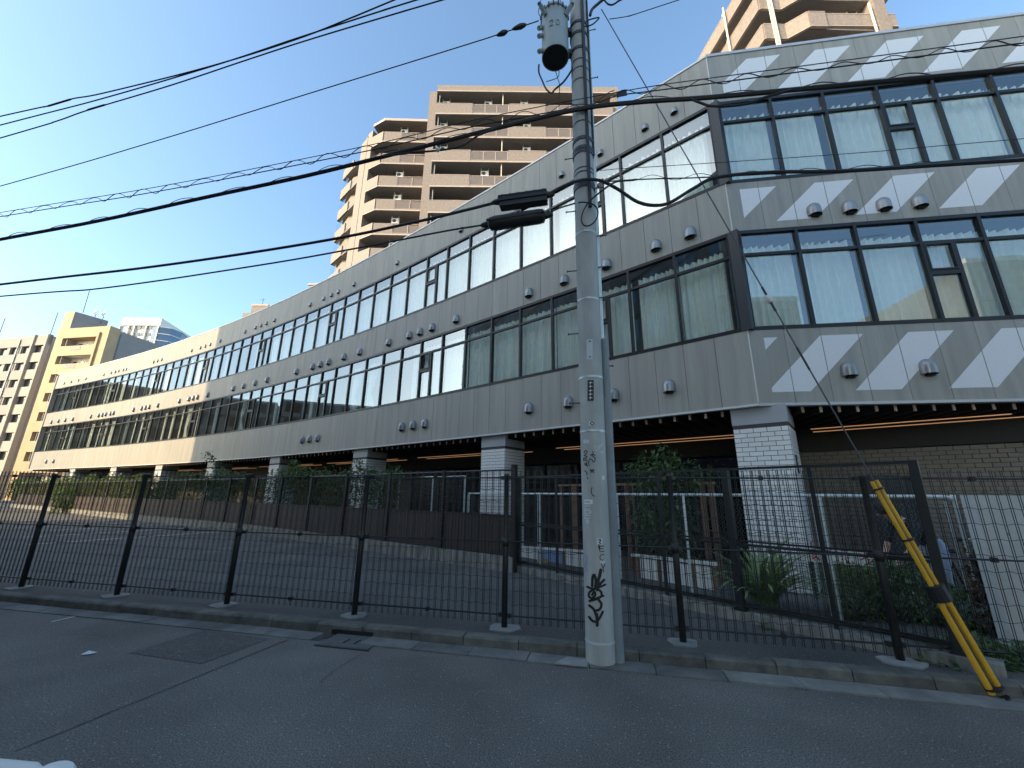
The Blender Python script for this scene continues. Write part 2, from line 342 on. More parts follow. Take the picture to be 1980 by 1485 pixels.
# storm drain in the gutter
dr = thing('storm_drain', 'grey concrete drain cover with two slots under the kerb opening', 'drain', st(-1.83, -0.2))
Mx = MS.copy(); Mx.translation = st(-1.83+0.13, 0, 0)
MB().box(-0.30, 0.30, -0.36, 0.0, -0.08, -0.052).build('pit', M_['black'], dr, M=Mx)
m = MB()
for x0, x1, y0, y1 in ((-0.296, -0.07, -0.36, -0.004), (-0.04, 0.06, -0.36, -0.004), (0.09, 0.296, -0.36, -0.004), (-0.07, -0.04, -0.36, -0.26), (0.06, 0.09, -0.36, -0.26), (-0.07, -0.04, -0.12, -0.004), (0.06, 0.09, -0.12, -0.004)):
    m.box(x0, x1, y0, y1, -0.05, 0.014)
m.build('cover', M_['iron'], dr, M=Mx)
MB().box(-0.32, 0.32, -0.38, -0.362, -0.05, 0.012).build('rim', M_['steel'], dr, M=Mx)
MB().box(-0.38, 0.14, -0.0035, 0.05, 0.0, 0.052).build('opening', M_['black'], dr, M=Mx)  # black plate on the kerb face, the inlet's inner darkness put into its colour
# parking bay lines
P0 = Vector((-13.6, 12.3, 0.059)); dl = Vector((0.44, 0.898, 0)); stp = Vector((-2.2, 1.78, 0))
for k in range(9):
    p = P0 + stp*k; n = Vector((-dl.y, dl.x, 0))*0.05
    for a, b in ((0.0, 0.62), (0.8, 2.2), (2.4, 4.1), (4.2, 5.3)):
        q0, q1 = p+dl*a, p+dl*b
        MB().quad(q0-n, q1-n, q1+n, q0+n).build('parking_line', M_['line'], lot)

# ================================================================== HOTEL: plan curve
C2 = np.array([4.56, 7.33]); E2 = np.array([-41.6, 35.75]); AX = (E2-C2)/np.linalg.norm(E2-C2); NR = np.array([-AX[1], AX[0]])
CO = (-1.54546371e-01, 1.81924868e-03, 4.45091442e-05, -4.83116917e-07)
TT = np.linspace(0, 54.3, 1500)
QQ = C2[None]+AX[None]*TT[:, None]+NR[None]*sum(CO[i]*TT**(i+1) for i in range(4))[:, None]
SS = np.concatenate([[0], np.cumsum(np.linalg.norm(np.diff(QQ, axis=0), axis=1))]); SMAX = float(SS[-1])
def Q(s):
    if s < 0:
        t = (QQ[20]-QQ[0])/SS[20]; return Vector((*(QQ[0]+t*s), 0))
    return Vector((float(np.interp(s, SS, QQ[:, 0])), float(np.interp(s, SS, QQ[:, 1])), 0))
def FR(s, inw=0.0, z=0.0):                       # frame on the curved front: x to the right, y inwards, z up
    t = (Q(min(s+0.3, SMAX)) - Q(min(s+0.3, SMAX)-0.6)).normalized()
    x = -t; y = Vector((t.y, -t.x, 0))
    Mx = Matrix((x, y, Vector((0, 0, 1)))).transposed().to_4x4()
    p = Q(s) + y*inw; Mx.translation = (p.x, p.y, z); return Mx
DR = (Vector((11.0, 6.37, 0))-Vector((4.56, 7.33, 0))).normalized()
def GR(r, inw=0.0, z=0.0):                       # frame on the right-hand face
    y = Vector((-DR.y, DR.x, 0)); Mx = Matrix((DR, y, Vector((0, 0, 1)))).transposed().to_4x4()
    p = Vector((4.56, 7.33, 0))+DR*r+y*inw; Mx.translation = (p.x, p.y, z); return Mx
RMAX = 9.79
ZB1, ZS2, ZH2, ZS3, ZH3, ZT = 3.25, 4.695, 6.92, 8.105, 10.35, 11.745
hotel = thing('hotel_building', 'long curved three-storey building clad in grey panels with two window bands on tiled columns', 'building', (4.56, 7.33, 0))
def strip(s0, s1, ia, ib, z0, z1, step=0.9, frame=FR):
    n = max(1, int(abs(s1-s0)/step)); m = MB(); prev = None
    for i in range(n+1):
        s = s0+(s1-s0)*i/n; Mx = frame(s)
        r4 = [Mx @ Vector((0, ia, z0)), Mx @ Vector((0, ib, z0)), Mx @ Vector((0, ib, z1)), Mx @ Vector((0, ia, z1))]
        if prev:
            b = len(m.v)-4; m.v += [tuple(v) for v in r4]
            for k in range(4): m.f.append((b+k, b+(k+1) % 4, b+4+(k+1) % 4, b+4+k))
        else:
            m.v += [tuple(v) for v in r4]; m.f.append((3, 2, 1, 0))
        prev = r4
    b = len(m.v)-4; m.f.append((b, b+1, b+2, b+3)); return m
bands = ((ZB1, ZS2), (ZH2, ZS3), (ZH3, ZT))
PW = 0.6155
for z0, z1 in bands:
    strip(0.03, SMAX, 0.03, 0.25, z0+0.01, z1-0.004).build('band_wall', M_['panel_back'], hotel)
    MB().obox(GR(RMAX/2, 0.14, (z0+z1)/2), RMAX-0.06, 0.2, z1-z0-0.014).build('band_wall', M_['trim'], hotel)
    me = MB().box(-(PW-0.009)/2, (PW-0.009)/2, 0.0, 0.024, 0.0, z1-z0).mesh('facade_panel', M_['panel'])
    for k in range(int(SMAX/PW)): inst('facade_panel', me, hotel, FR(PW*(k+0.5), 0, z0))
    me = MB().box(-0.3125, 0.3125, 0.0, 0.024, 0.0, z1-z0).mesh('facade_panel', M_['panel'])
    for k in range(int(RMAX/0.632)): inst('facade_panel', me, hotel, GR(0.632*(k+0.5)+0.004, 0, z0))
# coping, drip trims
strip(-0.02, SMAX, -0.02, 0.3, ZT, ZT+0.05).build('coping', M_['coping'], hotel)
MB().obox(GR(RMAX/2, 0.14, ZT+0.035), RMAX+0.02, 0.32, 0.075).build('coping', M_['coping'], hotel)
strip(-0.01, SMAX, -0.012, 0.1, ZB1-0.045, ZB1-0.003).build('drip_trim', M_['trim'], hotel)
MB().obox(GR(RMAX/2, 0.05, ZB1-0.026), RMAX, 0.12, 0.05).build('drip_trim', M_['coping'], hotel)
MB().obox(FR(0.0, 0.0, (ZT+ZB1)/2), 0.02, 0.03, ZT-ZB1-0.02).build('corner_trim', M_['trim'], hotel)
for z0, z1 in ((ZS2, ZH2), (ZS3, ZH3)):
    MB().obox(FR(0.0, 0.05, (z0+z1)/2) @ Matrix.Rotation(R(-15), 4, 'Z'), 0.22, 0.16, z1-z0-0.006).build('corner_post', M_['frame'], hotel)
# painted diagonal stripes on the right-hand face, one piece per panel they cross
def clip(poly, x, keep_less):
    out = []
    for i in range(len(poly)):
        a, b = poly[i], poly[(i+1) % len(poly)]
        ia = (a[0] <= x) == keep_less or a[0] == x; ib = (b[0] <= x) == keep_less or b[0] == x
        if ia: out.append(a)
        if ia != ib:
            t = (x-a[0])/(b[0]-a[0]); out.append((x, a[1]+t*(b[1]-a[1])))
    return out
for zt, zb, r0, sh in ((9.985, 8.945, 0.873, 0.985), (6.385, 5.535, 0.255, 0.86), (2.983, 1.905, -0.225, 1.07)):
    for k in range(0, 7):
        a = r0+1.475*k
        poly = [(a, zt), (a+0.735, zt), (a+0.735-sh, zb), (a-sh, zb)]
        poly = clip(poly, 0.265, False)
        poly = clip(poly, RMAX-0.2, True) if len(poly) > 2 else []
        if len(poly) < 3: continue
        for j in range(0, int(RMAX/0.632)):
            c = clip(clip(poly, 0.632*j+0.008, False), 0.632*(j+1)-0.004, True) if len(poly) > 2 else []
            if len(c) < 3: continue
            Mx = GR(0, -0.0025, EYE)
            m = MB().add([Mx @ Vector((x, 0, z)) for x, z in c], [tuple(range(len(c)))]); m.build('painted_stripe', M_['stripe'], hotel)
# ---- windows
def window_meshes(w, H, kind):
    fw = 0.027; f = MB(); h = w/2-0.001; panes = []
    f.box(-h, -h+fw, -0.012, 0.07, 0.0, H); f.box(h-fw, h, -0.012, 0.07, 0.0, H)
    f.box(-h+fw, h-fw, -0.008, 0.07, 0.0, 0.075); f.box(-h+fw, h-fw, -0.008, 0.07, H-0.075, H)
    f.box(-h+fw, h-fw, -0.004, 0.065, 1.63, 1.69)
    panes.append((-h+fw, h-fw, 1.69, H-0.075))
    if kind == 'plain': panes.append((-h+fw, h-fw, 0.075, 1.63))
    else:
        f.box(-0.035, 0.035, -0.006, 0.068, 0.075, 1.63)
        f.box(-h+fw, -0.035, -0.005, 0.066, 0.97, 1.06)
        panes.append((0.035, h-fw, 0.075, 1.63)); panes.append((-h+fw, -0.035, 0.075, 0.97)); panes.append((-h+fw+0.03, -0.065, 1.09, 1.60))
        f.box(-h+fw, -h+fw+0.03, -0.02, 0.05, 1.06, 1.63); f.box(-0.065, -0.035, -0.02, 0.05, 1.06, 1.63)
        f.box(-h+fw+0.03, -0.065, -0.02, 0.05, 1.06, 1.09); f.box(-h+fw+0.03, -0.065, -0.02, 0.05, 1.60, 1.63)
    fm = f.mesh('window', M_['frame'])
    pm = [MB().quad((x0, 0.045, z0), (x1, 0.045, z0), (x1, 0.045, z1), (x0, 0.045, z1)).mesh('pane', M_['glass']) for x0, x1, z0, z1 in panes]
    return fm, pm
def curtain_mesh(w, H, seed, x0=None, x1=None, tie=False):
    rg = random.Random(seed); m = MB(); n = max(10, int(w*44)) ; x0 = -w/2 if x0 is None else x0; x1 = w/2 if x1 is None else x1
    ph = rg.uniform(0, 6); rows = [(0.02, 1.0), (0.7, 0.42 if tie else 1.0), (1.35, 0.85 if tie else 1.0), (H, 1.0)] if tie else [(0.02, 1), (H, 1)]
    cols = []
    for i in range(n+1):
        t = i/n; x = x0+(x1-x0)*t
        cols.append((x, 0.052*math.sin(t*(x1-x0)*44+ph+1.6*math.sin(t*6+ph)) + 0.022*math.sin(t*19+ph)))
    for z, k in rows:
        for x, y in cols: m.v.append((x0+(x-x0)*k if tie else x, 0.2+y, z))
    for j in range(len(rows)-1):
        for i in range(n): a = j*(n+1)+i; m.f.append((a, a+1, a+n+2, a+n+1))
    return m.mesh('curtain', M_['curtain'], True)
CURT = {}
for w in (1.11, 1.075):
    CURT[w] = [curtain_mesh(w*0.98, 1.93, k) for k in range(4)]
CL = [curtain_mesh(0.34, 1.95, 40+k, -0.5, -0.5+0.2+0.05*k) for k in range(4)]
CT = [curtain_mesh(0.5, 1.95, 60, -0.5, 0.1, True)]
def add_window(Mx, w, ms, floor, key, curt, openit=False):
    fm, pm = ms; o = inst('window', fm, hotel, Mx)
    for i, p in enumerate(pm):
        M2 = Mx
        tilt = random.uniform(-0.004, 0.004); yaw = random.uniform(-0.005, 0.005)
        M2 = Mx @ Matrix.Rotation(yaw, 4, 'Z')
        if openit and i == 3: M2 = Mx @ Matrix.Translation((0, 0.03, 1.6)) @ Matrix.Rotation(R(24), 4, 'X') @ Matrix.Translation((0, -0.03, -1.6))
        inst('pane', p, o, M2)
    if curt == 'full':
        k = random.choice((1, 1, 1, 1, 0.93, 0.86)); sgn = random.choice((-1, 1))
        inst('curtain', random.choice(CURT[w]), o, Mx @ Matrix.Translation((sgn*(1-k)*w*0.49, 0, 0)) @ Matrix.Scale(k, 4, (1, 0, 0)))
    elif curt == 'strip': inst('curtain', random.choice(CL), o, Mx @ Matrix.Translation((random.uniform(0, 0.62), 0, 0)))
    elif curt == 'tied': inst('curtain', CT[0], o, Mx)
WM = {}
for floor, z0, z1 in ((2, ZS2, ZH2), (3, ZS3, ZH3)):
    H = z1-z0-0.004
    for kd in ('plain', 'op'): WM[floor, 1.11, kd] = window_meshes(1.11, H, kd); WM[floor, 1.075, kd] = window_meshes(1.075, H, kd)
    for k in range(0, 48):
        s = 0.11+1.11*(k+0.5); kd = 'op' if k % 6 == 2 else 'plain'
        if floor == 3: c = 'full' if k < 18 else ('strip' if (k % 6) not in (2, 5) else None)
        else: c = 'full' if k < 9 else ('tied' if k in (11, 12, 21, 27) else (None if k < 28 and k % 3 else ('strip' if k % 5 not in (1,) else None)))
        if floor == 3 and k in (18, 19, 22): c = 'full' if k != 22 else None
        add_window(FR(s, 0.0, z0+0.002), 1.11, WM[floor, 1.11, kd], floor, k, c, openit=(floor == 2 and k == 8))
    for k in range(0, 9):
        r = 0.12+1.075*(k+0.5); kd = 'op' if k == 3 else 'plain'
        add_window(GR(r, 0.0, z0+0.002), 1.075, WM[floor, 1.075, kd], floor, k, 'full')
    # rooms behind the glass
    strip(0.25, SMAX, 2.9, 3.0, z0-0.3, z1+0.2).build('room_wall', M_['interior'], hotel)
    strip(0.25, SMAX, 0.26, 2.89, z1-0.02, z1+0.05).build('room_ceiling', M_['interior'], hotel)
    strip(0.25, SMAX, 0.26, 2.89, z0-0.16, z0-0.08).build('room_floor', M_['interior'], hotel)
    MB().obox(GR(RMAX/2+0.9, 2.6, (z0+z1)/2), RMAX-2, 0.1, z1-z0+0.4).build('room_wall', M_['interior'], hotel)
    MB().obox(GR(RMAX/2+0.35, 1.45, z1+0.02), RMAX-1, 2.3, 0.06).build('room_ceiling', M_['interior'], hotel)
    MB().obox(GR(RMAX/2+0.35, 1.45, z0-0.12), RMAX-1, 2.3, 0.06).build('room_floor', M_['interior'], hotel)
    for j in range(8):
        MB().obox(FR(0.11+6.66*j+3.33*(1 if floor == 2 else 1), 1.6, (z0+z1)/2), 0.12, 2.55, z1-z0+0.02).build('room_partition', M_['interior'], hotel)
# ---- ventilation hoods
def hood(r):
    m = MB(); n = 12; rows = []
    for z, k in ((-r*1.15, 1.0), (-r*0.5, 1.0), (0.0, 0.985), (r*0.45, 0.87), (r*0.8, 0.58), (r*0.97, 0.22)):
        rows.append([(r*k*math.cos(math.pi*i/n), -r*(0.25+1.05*k*math.sin(math.pi*i/n))+0.25*r, z) for i in range(n+1)])
    for a in rows: m.v += a
    for j in range(len(rows)-1):
        for i in range(n): b = j*(n+1)+i; m.f.append((b, b+1, b+n+2, b+n+1))
    m.v.append((0, -0.01, r)); c = len(m.v)-1
    for i in range(n): m.f.append((5*(n+1)+i, 5*(n+1)+i+1, c))
    hm = m.mesh('vent_hood', M_['vent'], True)
    d = MB(); d.add([(r*0.96*math.cos(math.pi*i/n), -r*1.0*math.sin(math.pi*i/n), -r*0.95) for i in range(n+1)], [tuple(range(n+1))])
    d.box(-r*0.5, r*0.5, -r*0.45, -0.005, -r*1.45, -r*0.98)
    return hm, d.mesh('grille', M_['vent_dark'])
HB, HS = hood(0.132), hood(0.092)
def vent(Mx, hm): o = inst('vent_hood', hm[0], hotel, Mx); inst('grille', hm[1], o, Mx)
VB = [1.59, 2.86, 4.09, 5.32, 9.59, 10.19, 10.79, 16.33, 16.95, 17.55, 49.98, 51.32]
VM = [0.82, 1.59, 2.86, 4.12, 5.32, 8.34, 9.54, 10.19, 10.79, 12.02, 13.93, 15.08, 16.27, 16.93, 17.58, 19.0, 21.82, 23.05, 24.3, 25.46, 28.51, 29.81, 30.35, 30.92, 32.2, 35.19, 36.44, 36.99, 37.56, 38.78, 41.89, 42.4, 43.15, 43.72, 44.32, 45.63, 48.78, 50.12, 51.37, 52.69]
VT = [0.85, 1.59, 2.86, 4.12, 8.34, 11.97, 15.02, 16.27, 16.85, 17.5, 18.7, 22.2, 23.02, 23.64, 24.24, 25.41, 28.43, 29.7, 30.35, 30.98, 32.15, 36.39, 36.99, 37.59, 41.81, 42.3, 43.04, 43.61, 44.27, 45.5, 48.64, 49.95, 51.26, 52.61]
for L, z, hm in ((VB, 2.31, HB), (VM, 5.73, HB), (VT, 9.2, HS)):
    for s in L: vent(FR(s, 0, EYE+z), hm)
for r in (1.60, 2.245, 2.87, 3.50): vent(GR(r, 0, EYE+5.74), HB)
for r in (1.60, 2.874): vent(GR(r, 0, EYE+2.32), HB)
# ---- soffit, battens, columns, back wall
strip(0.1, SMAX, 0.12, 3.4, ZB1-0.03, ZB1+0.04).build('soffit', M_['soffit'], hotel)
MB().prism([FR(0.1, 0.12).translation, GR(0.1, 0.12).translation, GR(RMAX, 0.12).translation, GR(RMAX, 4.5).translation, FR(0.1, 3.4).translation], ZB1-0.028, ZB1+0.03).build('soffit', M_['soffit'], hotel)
bm_ = MB().box(-0.024, 0.024, 0.16, 2.2, -0.155, -0.05).mesh('soffit_batten', M_['batten']); be_ = MB().box(-0.024, 0.024, 0.15, 0.159, -0.155, -0.05).mesh('lit_end_piece', M_['batten_lit_end'])  # added end piece only carries the lit tone of the batten
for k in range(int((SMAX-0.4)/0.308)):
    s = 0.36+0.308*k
    Mx = FR(s, 0, ZB1); o = inst('soffit_batten', bm_, hotel, Mx); inst('lit_end_piece', be_, o, Mx)
for k in range(28):
    Mx = GR(0.5+0.305*k, 0, ZB1-0.002); o = inst('soffit_batten', bm_, hotel, Mx); inst('lit_end_piece', be_, o, Mx)
TW, TH = 0.222, 0.0862
TM = MB().box(-TW/2+0.005, TW/2-0.005, -0.010, 0.001, 0.005, TH-0.005).mesh('tile', M_['tile'])
TMH = MB().box(-TW/4+0.005, TW/4-0.005, -0.010, 0.001, 0.005, TH-0.005).mesh('tile', M_['tile'])
def tile_face(parent, F, wid, z0, z1, single, mm=None):
    rows = int((z1-z0)/TH); ncol = int(round(wid/TW))
    for j in range(rows):
        xs = [(-wid/2+TW*(i+0.5), TM) for i in range(ncol)] if j % 2 == 0 else [(-wid/2+TW/4, TMH)]+[(-wid/2+TW*(i+1), TM) for i in range(ncol-1)]+[(wid/2-TW/4, TMH)]
        for x, me in xs:
            Mx = F @ Matrix.Translation((x, 0, z0+j*TH))
            if single: inst('tile', me, parent, Mx)
            else: mm.add([Mx @ v.co for v in me.vertices], [tuple(p.vertices) for p in me.polygons])
for k in range(8):
    s = 0.49-0.444+6.64*k; s = s if k else 0.49-0.40
    s = 6.64*k + 0.05
    if k == 0: s = 0.06
    F = FR(s, 0.12)
    col = MB().obox(F @ Matrix.Translation((0, 0.444, 1.45)), 0.888, 0.888, 2.9).build('column', M_['grout'], hotel)
    MB().obox(F @ Matrix.Translation((0, 0.444, 3.055)), 0.904, 0.904, 0.33).build('column_head', M_['column_cap'], col)
    Fr = F @ Matrix.Translation((0.444, 0.444, 0)) @ Matrix.Rotation(R(90), 4, 'Z')
    if k == 0:
        tile_face(col, F, 0.888, 0.06, 2.90, True); tile_face(col, Fr, 0.888, 0.06, 2.90, True)
    else:
        mm = MB(); tile_face(None, F, 0.888, 0.06, 2.90, False, mm); tile_face(None, Fr, 0.888, 0.06, 2.90, False, mm)
        mm.build('tile_facing', M_['tile'], col, kind='stuff')
# back wall below the soffit: dark beam, shopfront glazing to the left, grey tile wall to the right
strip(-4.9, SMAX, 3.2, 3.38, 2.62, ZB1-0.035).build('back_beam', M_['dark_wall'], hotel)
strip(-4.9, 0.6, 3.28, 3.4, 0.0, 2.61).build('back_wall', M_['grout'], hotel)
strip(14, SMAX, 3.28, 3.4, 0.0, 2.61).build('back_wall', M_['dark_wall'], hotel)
mm = MB(); me = TM
for j in range(30):
    for i in range(23):
        Mx = FR(0.45-0.2255*(i+(0.5 if j % 2 else 0)), 3.28, 0.02+j*TH); mm.add([Mx @ v.co for v in me.vertices], [tuple(p.vertices) for p in me.polygons])
mm.build('wall_tiling', M_['tile_wall'], hotel, kind='stuff')
for i in range(13):
    s = 0.75+1.05*i
    MB().obox(FR(s, 3.3, 1.3), 0.07, 0.1, 2.6).build('shopfront_mullion', M_['frame'], hotel)
    MB().obox(FR(s+0.525, 3.32, 1.3), 0.97, 0.012, 2.55).build('shopfront_pane', M_['glass_dark'], hotel)
strip(0.3, 14.2, 5.2, 5.3, 0, 3.3).build('lobby_wall', M_['dark_wall'], hotel); strip(0.3, 14.2, 3.39, 5.19, 2.7, 2.8).build('lobby_ceiling', M_['soffit'], hotel)
for i, inw in enumerate((2.35, 2.85)):
    pts = [FR(s, inw, 3.02).translation for s in np.linspace(-4.5 if i == 0 else -7, 34, 40)]
    # broken into lamp lengths
    for j in range(9):
        s0 = (-4.4 if i == 0 else -6.8)+6.64*j*0+[-0.0][0]
    for s0, s1 in [(-3.4 if i == 0 else -4.3, -0.55)]+[(6.64*j+0.62, 6.64*j+6.0) for j in range(6)]:
        m = MB(); n = 6
        m.tube([FR(s0+(s1-s0)*q/n, inw, 3.02).translation for q in range(n+1)], 0.0095, 6)
        m.build('linear_lamp', M_['lamp'], hotel)
# roof and rear walls
po = [GR(RMAX, 0.26).translation, FR(0, 0.3).translation]+[FR(s, 0.26).translation for s in np.linspace(1, SMAX, 24)]+[FR(s, 13).translation for s in np.linspace(SMAX, 12, 12)]+[GR(RMAX, 12).translation]
MB().prism(po, ZT-0.30, ZT-0.2).build('roof', M_['concrete'], hotel)
strip(12, SMAX, 12.9, 13.0, 0, ZT-0.2, 3).build('rear_wall', M_['panel'], hotel)
MB().beam(GR(RMAX, 0.0, ZB1+4.2).translation, GR(RMAX, 12, ZB1+4.2).translation, 0.2, 8.4).build('end_wall', M_['panel'], hotel)
MB().beam(FR(SMAX, 0.0, ZB1+4.2).translation, FR(SMAX, 13, ZB1+4.2).translation, 0.2, 8.4).build('end_wall', M_['panel'], hotel)
m = MB()
rp = [FR(s, 0.5, 0).translation for s in (29.2, 30.2, 31.2)]
m.tube([rp[2]+Vector((0, 0, ZT-0.2)), rp[2]+Vector((0, 0, ZT+0.45)), rp[0]+Vector((0, 0, ZT+0.5)), rp[0]+Vector((0, 0, ZT-0.2))], 0.02, 5); m.tube([rp[1]+Vector((0, 0, ZT-0.2)), rp[1]+Vector((0, 0, ZT+0.47))], 0.02, 5)
m.build('roof_rail', M_['steel'], hotel)
m = MB()
for s in np.linspace(34, 44, 6): m.tube([FR(s, 1.2, ZT-0.2).translation, FR(s, 1.2, ZT+0.9).translation], 0.02, 4)
for z in (0.5, 0.9): m.tube([FR(s, 1.2, ZT+z).translation for s in np.linspace(34, 44, 6)], 0.018, 4)
m.build('roof_rail', M_['galv'], hotel)

# ================================================================== BUILDINGS BEHIND
def poly_body(name, parent, pts, z0, z1, m): return MB().prism(pts, z0, z1).build(name, m, parent)
ACB = MB(); ACB.box(-0.4, 0.4, -0.15, 0.15, -0.62, 0.0); ACM = ACB.mesh('condenser', M_['ac'])
ACF = MB().lathe([(0.0, 0), (0.2, 0), (0.2, 0.012), (0.0, 0.012)], 14, Matrix.Translation((-0.1, -0.15, -0.3)) @ Matrix.Rotation(R(90), 4, 'X')).mesh('fan', M_['steel'])
ACH = MB(); [ACH.box(x-0.02, x+0.02, -0.17, 0.17, -0.66, 0.35) for x in (-0.36, 0.36)]; ACHM = ACH.mesh('hanger', M_['galv'])
def condenser(parent, x, y, z, rz=0):
    Mx = Matrix.Translation((x, y, z)) @ Matrix.Rotation(rz, 4, 'Z')
    o = inst('condenser', ACM, parent, Mx); inst('fan', ACF, o, Mx); inst('hanger', ACHM, o, Mx)
FH = 2.95; ZTOP = 41.9
tw = thing('apartment_tower', 'tall tan tiled apartment tower with long balconies behind the grey building', 'building', (0, 35, 0))
poly_body('tower_wall', tw, [(-8.5, 34.6), (10.4, 34.6), (10.4, 47), (-19, 49), (-19.8, 43), (-16.6, 38.3), (-8.5, 38.3)], 0, 42.2, M_['tan'])
poly_body('tower_pier', tw, [(-8.92, 32.9), (-8.16, 32.9), (-8.16, 36), (-8.92, 38.2)], 0, 42.1, M_['tan'])
poly_body('tower_pier', tw, [(9.9, 32.95), (10.6, 32.95), (10.6, 35), (9.9, 35)], 0, 42.1, M_['tan'])
MB().box(-8.1, 10.7, 32.72, 35, ZTOP+0.12, ZTOP+0.88).build('roof_fascia', M_['tan'], tw)
MB().box(-8.15, 10.75, 32.66, 35, ZTOP, ZTOP+0.118).build('roof_lip', M_['tan_lip'], tw)
MB().box(-8.12, 10.72, 32.7, 35, ZTOP-0.02, ZTOP-0.002).build('slab', M_['slab_under'], tw)
bays = ((-8.15, -4.37, 1), (-4.37, -0.64, 0), (-0.64, 3.09, 1), (3.09, 6.82, 0), (6.82, 10.0, 1))
rg = random.Random(3)
railp = MB()
for i in range(1, 10):
    z = ZTOP-FH*i
    MB().box(-8.15, 10.6, 32.75, 34.6, z, z+0.2).build('slab', M_['slab_under'], tw)
    MB().box(-8.17, 10.62, 32.70, 32.748, z-0.01, z+0.13).build('slab_lip', M_['tan_lip'], tw)
    for x0, x1, solid in bays:
        if solid:
            MB().box(x0, x1, 32.72, 32.88, z+0.135, z+1.38).build('parapet', M_['tan'], tw)
            MB().box(x0-0.02, x1+0.02, 32.70, 32.9, z+1.382, z+1.43).build('parapet_cap', M_['tan_lip'], tw)
        else:
            MB().box(x0+0.03, x1-0.03, 32.74, 32.86, z+0.135, z+0.3).build('parapet', M_['tan'], tw)
            MB().box(x0+0.03, x1-0.03, 32.79, 32.81, z+0.34, z+1.33).build('rail_panel', M_['rail_glass'], tw)
            m = MB(); m.box(x0+0.02, x1-0.02, 32.77, 32.83, z+1.332, z+1.38)
            for q in range(4):
                x = x0+0.06+(x1-x0-0.12)*q/3; m.box(x-0.03, x+0.03, 32.765, 32.835, z+0.301, z+1.331)
            m.build('railing', M_['tan_lip'], tw)
    for x0, x1 in ((-7.7, -5.0), (-3.8, -1.2), (-0.1, 2.6), (3.6, 6.2), (7.3, 9.6)):
        w = MB().box(x0, x1, 34.5, 34.58, z+0.25, z+2.25).build('window', M_['dark_window'], tw)
        MB().box((x0+x1)/2-0.04, (x0+x1)/2+0.04, 34.45, 34.495, z+0.25, z+2.25).build('mullion', M_['tan_lip'], w)
    for x in (-7.3, -2.9, 1.1, 8.2):
        if rg.random() < 0.72: condenser(tw, x+rg.uniform(-0.2, 0.2), 33.7, z+FH-0.28)
    MB().tube([(-1.3, 33.0, z+0.2), (-1.3, 33.0, z+FH-0.01)], 0.05, 6).build('downpipe', M_['cream_pipe'], tw)
    MB().tube([(-7.9, 33.1, z+0.2), (-7.9, 33.1, z+FH-0.01)], 0.05, 6).build('downpipe', M_['cream_pipe'], tw)
# left wing with chamfered balconies
A, B, Cc, D = (-16.1, 37.05), (-14.56, 36.2), (-12.5, 36.24), (-9.0, 36.3)
poly_body('tower_wall', tw, [(-16.9, 37.75), (-16.2, 37.2), (-15.6, 38.2), (-16.6, 38.6)], 0, 41.6, M_['tan'])
wing = [A, B, D, (-9.0, 38.2), (-15.9, 38.2)]
def wallseg(p, q, t, z0, z1, name, m, parent):
    MB().beam((p[0], p[1], (z0+z1)/2), (q[0], q[1], (z0+z1)/2), t, z1-z0).build(name, m, parent)
for i in range(0, 10):
    z = ZTOP-FH*i
    MB().prism(wing, z, z+0.19).build('slab', M_['slab_under'], tw)
    for p, q in ((A, B), (B, D)):
        wallseg((p[0], p[1]-0.03), (q[0], q[1]-0.03), 0.05, z-0.01, z+(0.3 if i == 0 else 0.13), 'slab_lip', M_['tan_lip'], tw)
    if i == 0: continue
    wallseg(A, B, 0.14, z+0.135, z+1.4, 'parapet', M_['tan'], tw); wallseg((B[0]+0.07, B[1]+0.05), (Cc[0], Cc[1]+0.05), 0.14, z+0.137, z+1.402, 'parapet', M_['tan'], tw)
    wallseg((Cc[0]+0.02, Cc[1]+0.05), (D[0], D[1]+0.05), 0.12, z+0.137, z+0.3, 'parapet', M_['tan'], tw)
    wallseg((Cc[0]+0.05, Cc[1]+0.05), (D[0]-0.3, D[1]+0.05), 0.02, z+0.34, z+1.3, 'rail_panel', M_['rail_glass'], tw)
    m = MB()
    for q in range(3):
        x = Cc[0]+0.05+(D[0]-0.5-Cc[0])*q/2; m.box(x-0.03, x+0.03, 36.26, 36.34, z+0.3, z+1.31)
    m.box(Cc[0], D[0], 36.25, 36.35, z+1.312, z+1.36); m.build('railing', M_['tan_lip'], tw)
    MB().box(-14.6, -11.8, 38.2, 38.28, z+0.25, z+2.25).build('window', M_['dark_window'], tw)
    MB().box(-11.4, -9.4, 38.2, 38.28, z+0.25, z+2.25).build('window', M_['dark_window'], tw)
    condenser(tw, -12.6, 37.2, z+FH-0.3)
    # stepped side balconies on the far left
    d = Vector((-0.72, 0.69)); b0 = Vector((-18.1, 39.0)); b1 = b0+d*4.3
    MB().prism([b0, b1, b1+Vector((0.9, 0.9)), b0+Vector((0.9, 0.9))], z, z+0.18).build('slab', M_['slab_under'], tw)
    wallseg(b0+d*1.6, b1, 0.14, z-0.0, z+1.3, 'parapet', M_['tan'], tw)
    wallseg(b1, b1+Vector((0.9, 0.9)), 0.14, z+0.002, z+1.302, 'parapet', M_['tan'], tw)
    wallseg(b0+d*2.6, b1-d*0.1, 0.03, z+1.3, z+2.3, 'glass_screen', M_['rail_blue'], tw)
poly_body('tower_wall', tw, [(-16.9, 37.7), (-18.0, 38.8), (-17, 40), (-15.5, 39)], 0, 41.2, M_['tan'])
poly_body('tower_wall', tw, [(-21.2, 43), (-19.5, 41.0), (-17, 40), (-17, 46), (-20.5, 46)], 0, 38.5, M_['tan'])
an = poly_body('annex', tw, [(-24.2, 43.5), (-21.4, 43.2), (-21.2, 47), (-24, 47)], 0, 25.3, M_['tan'])
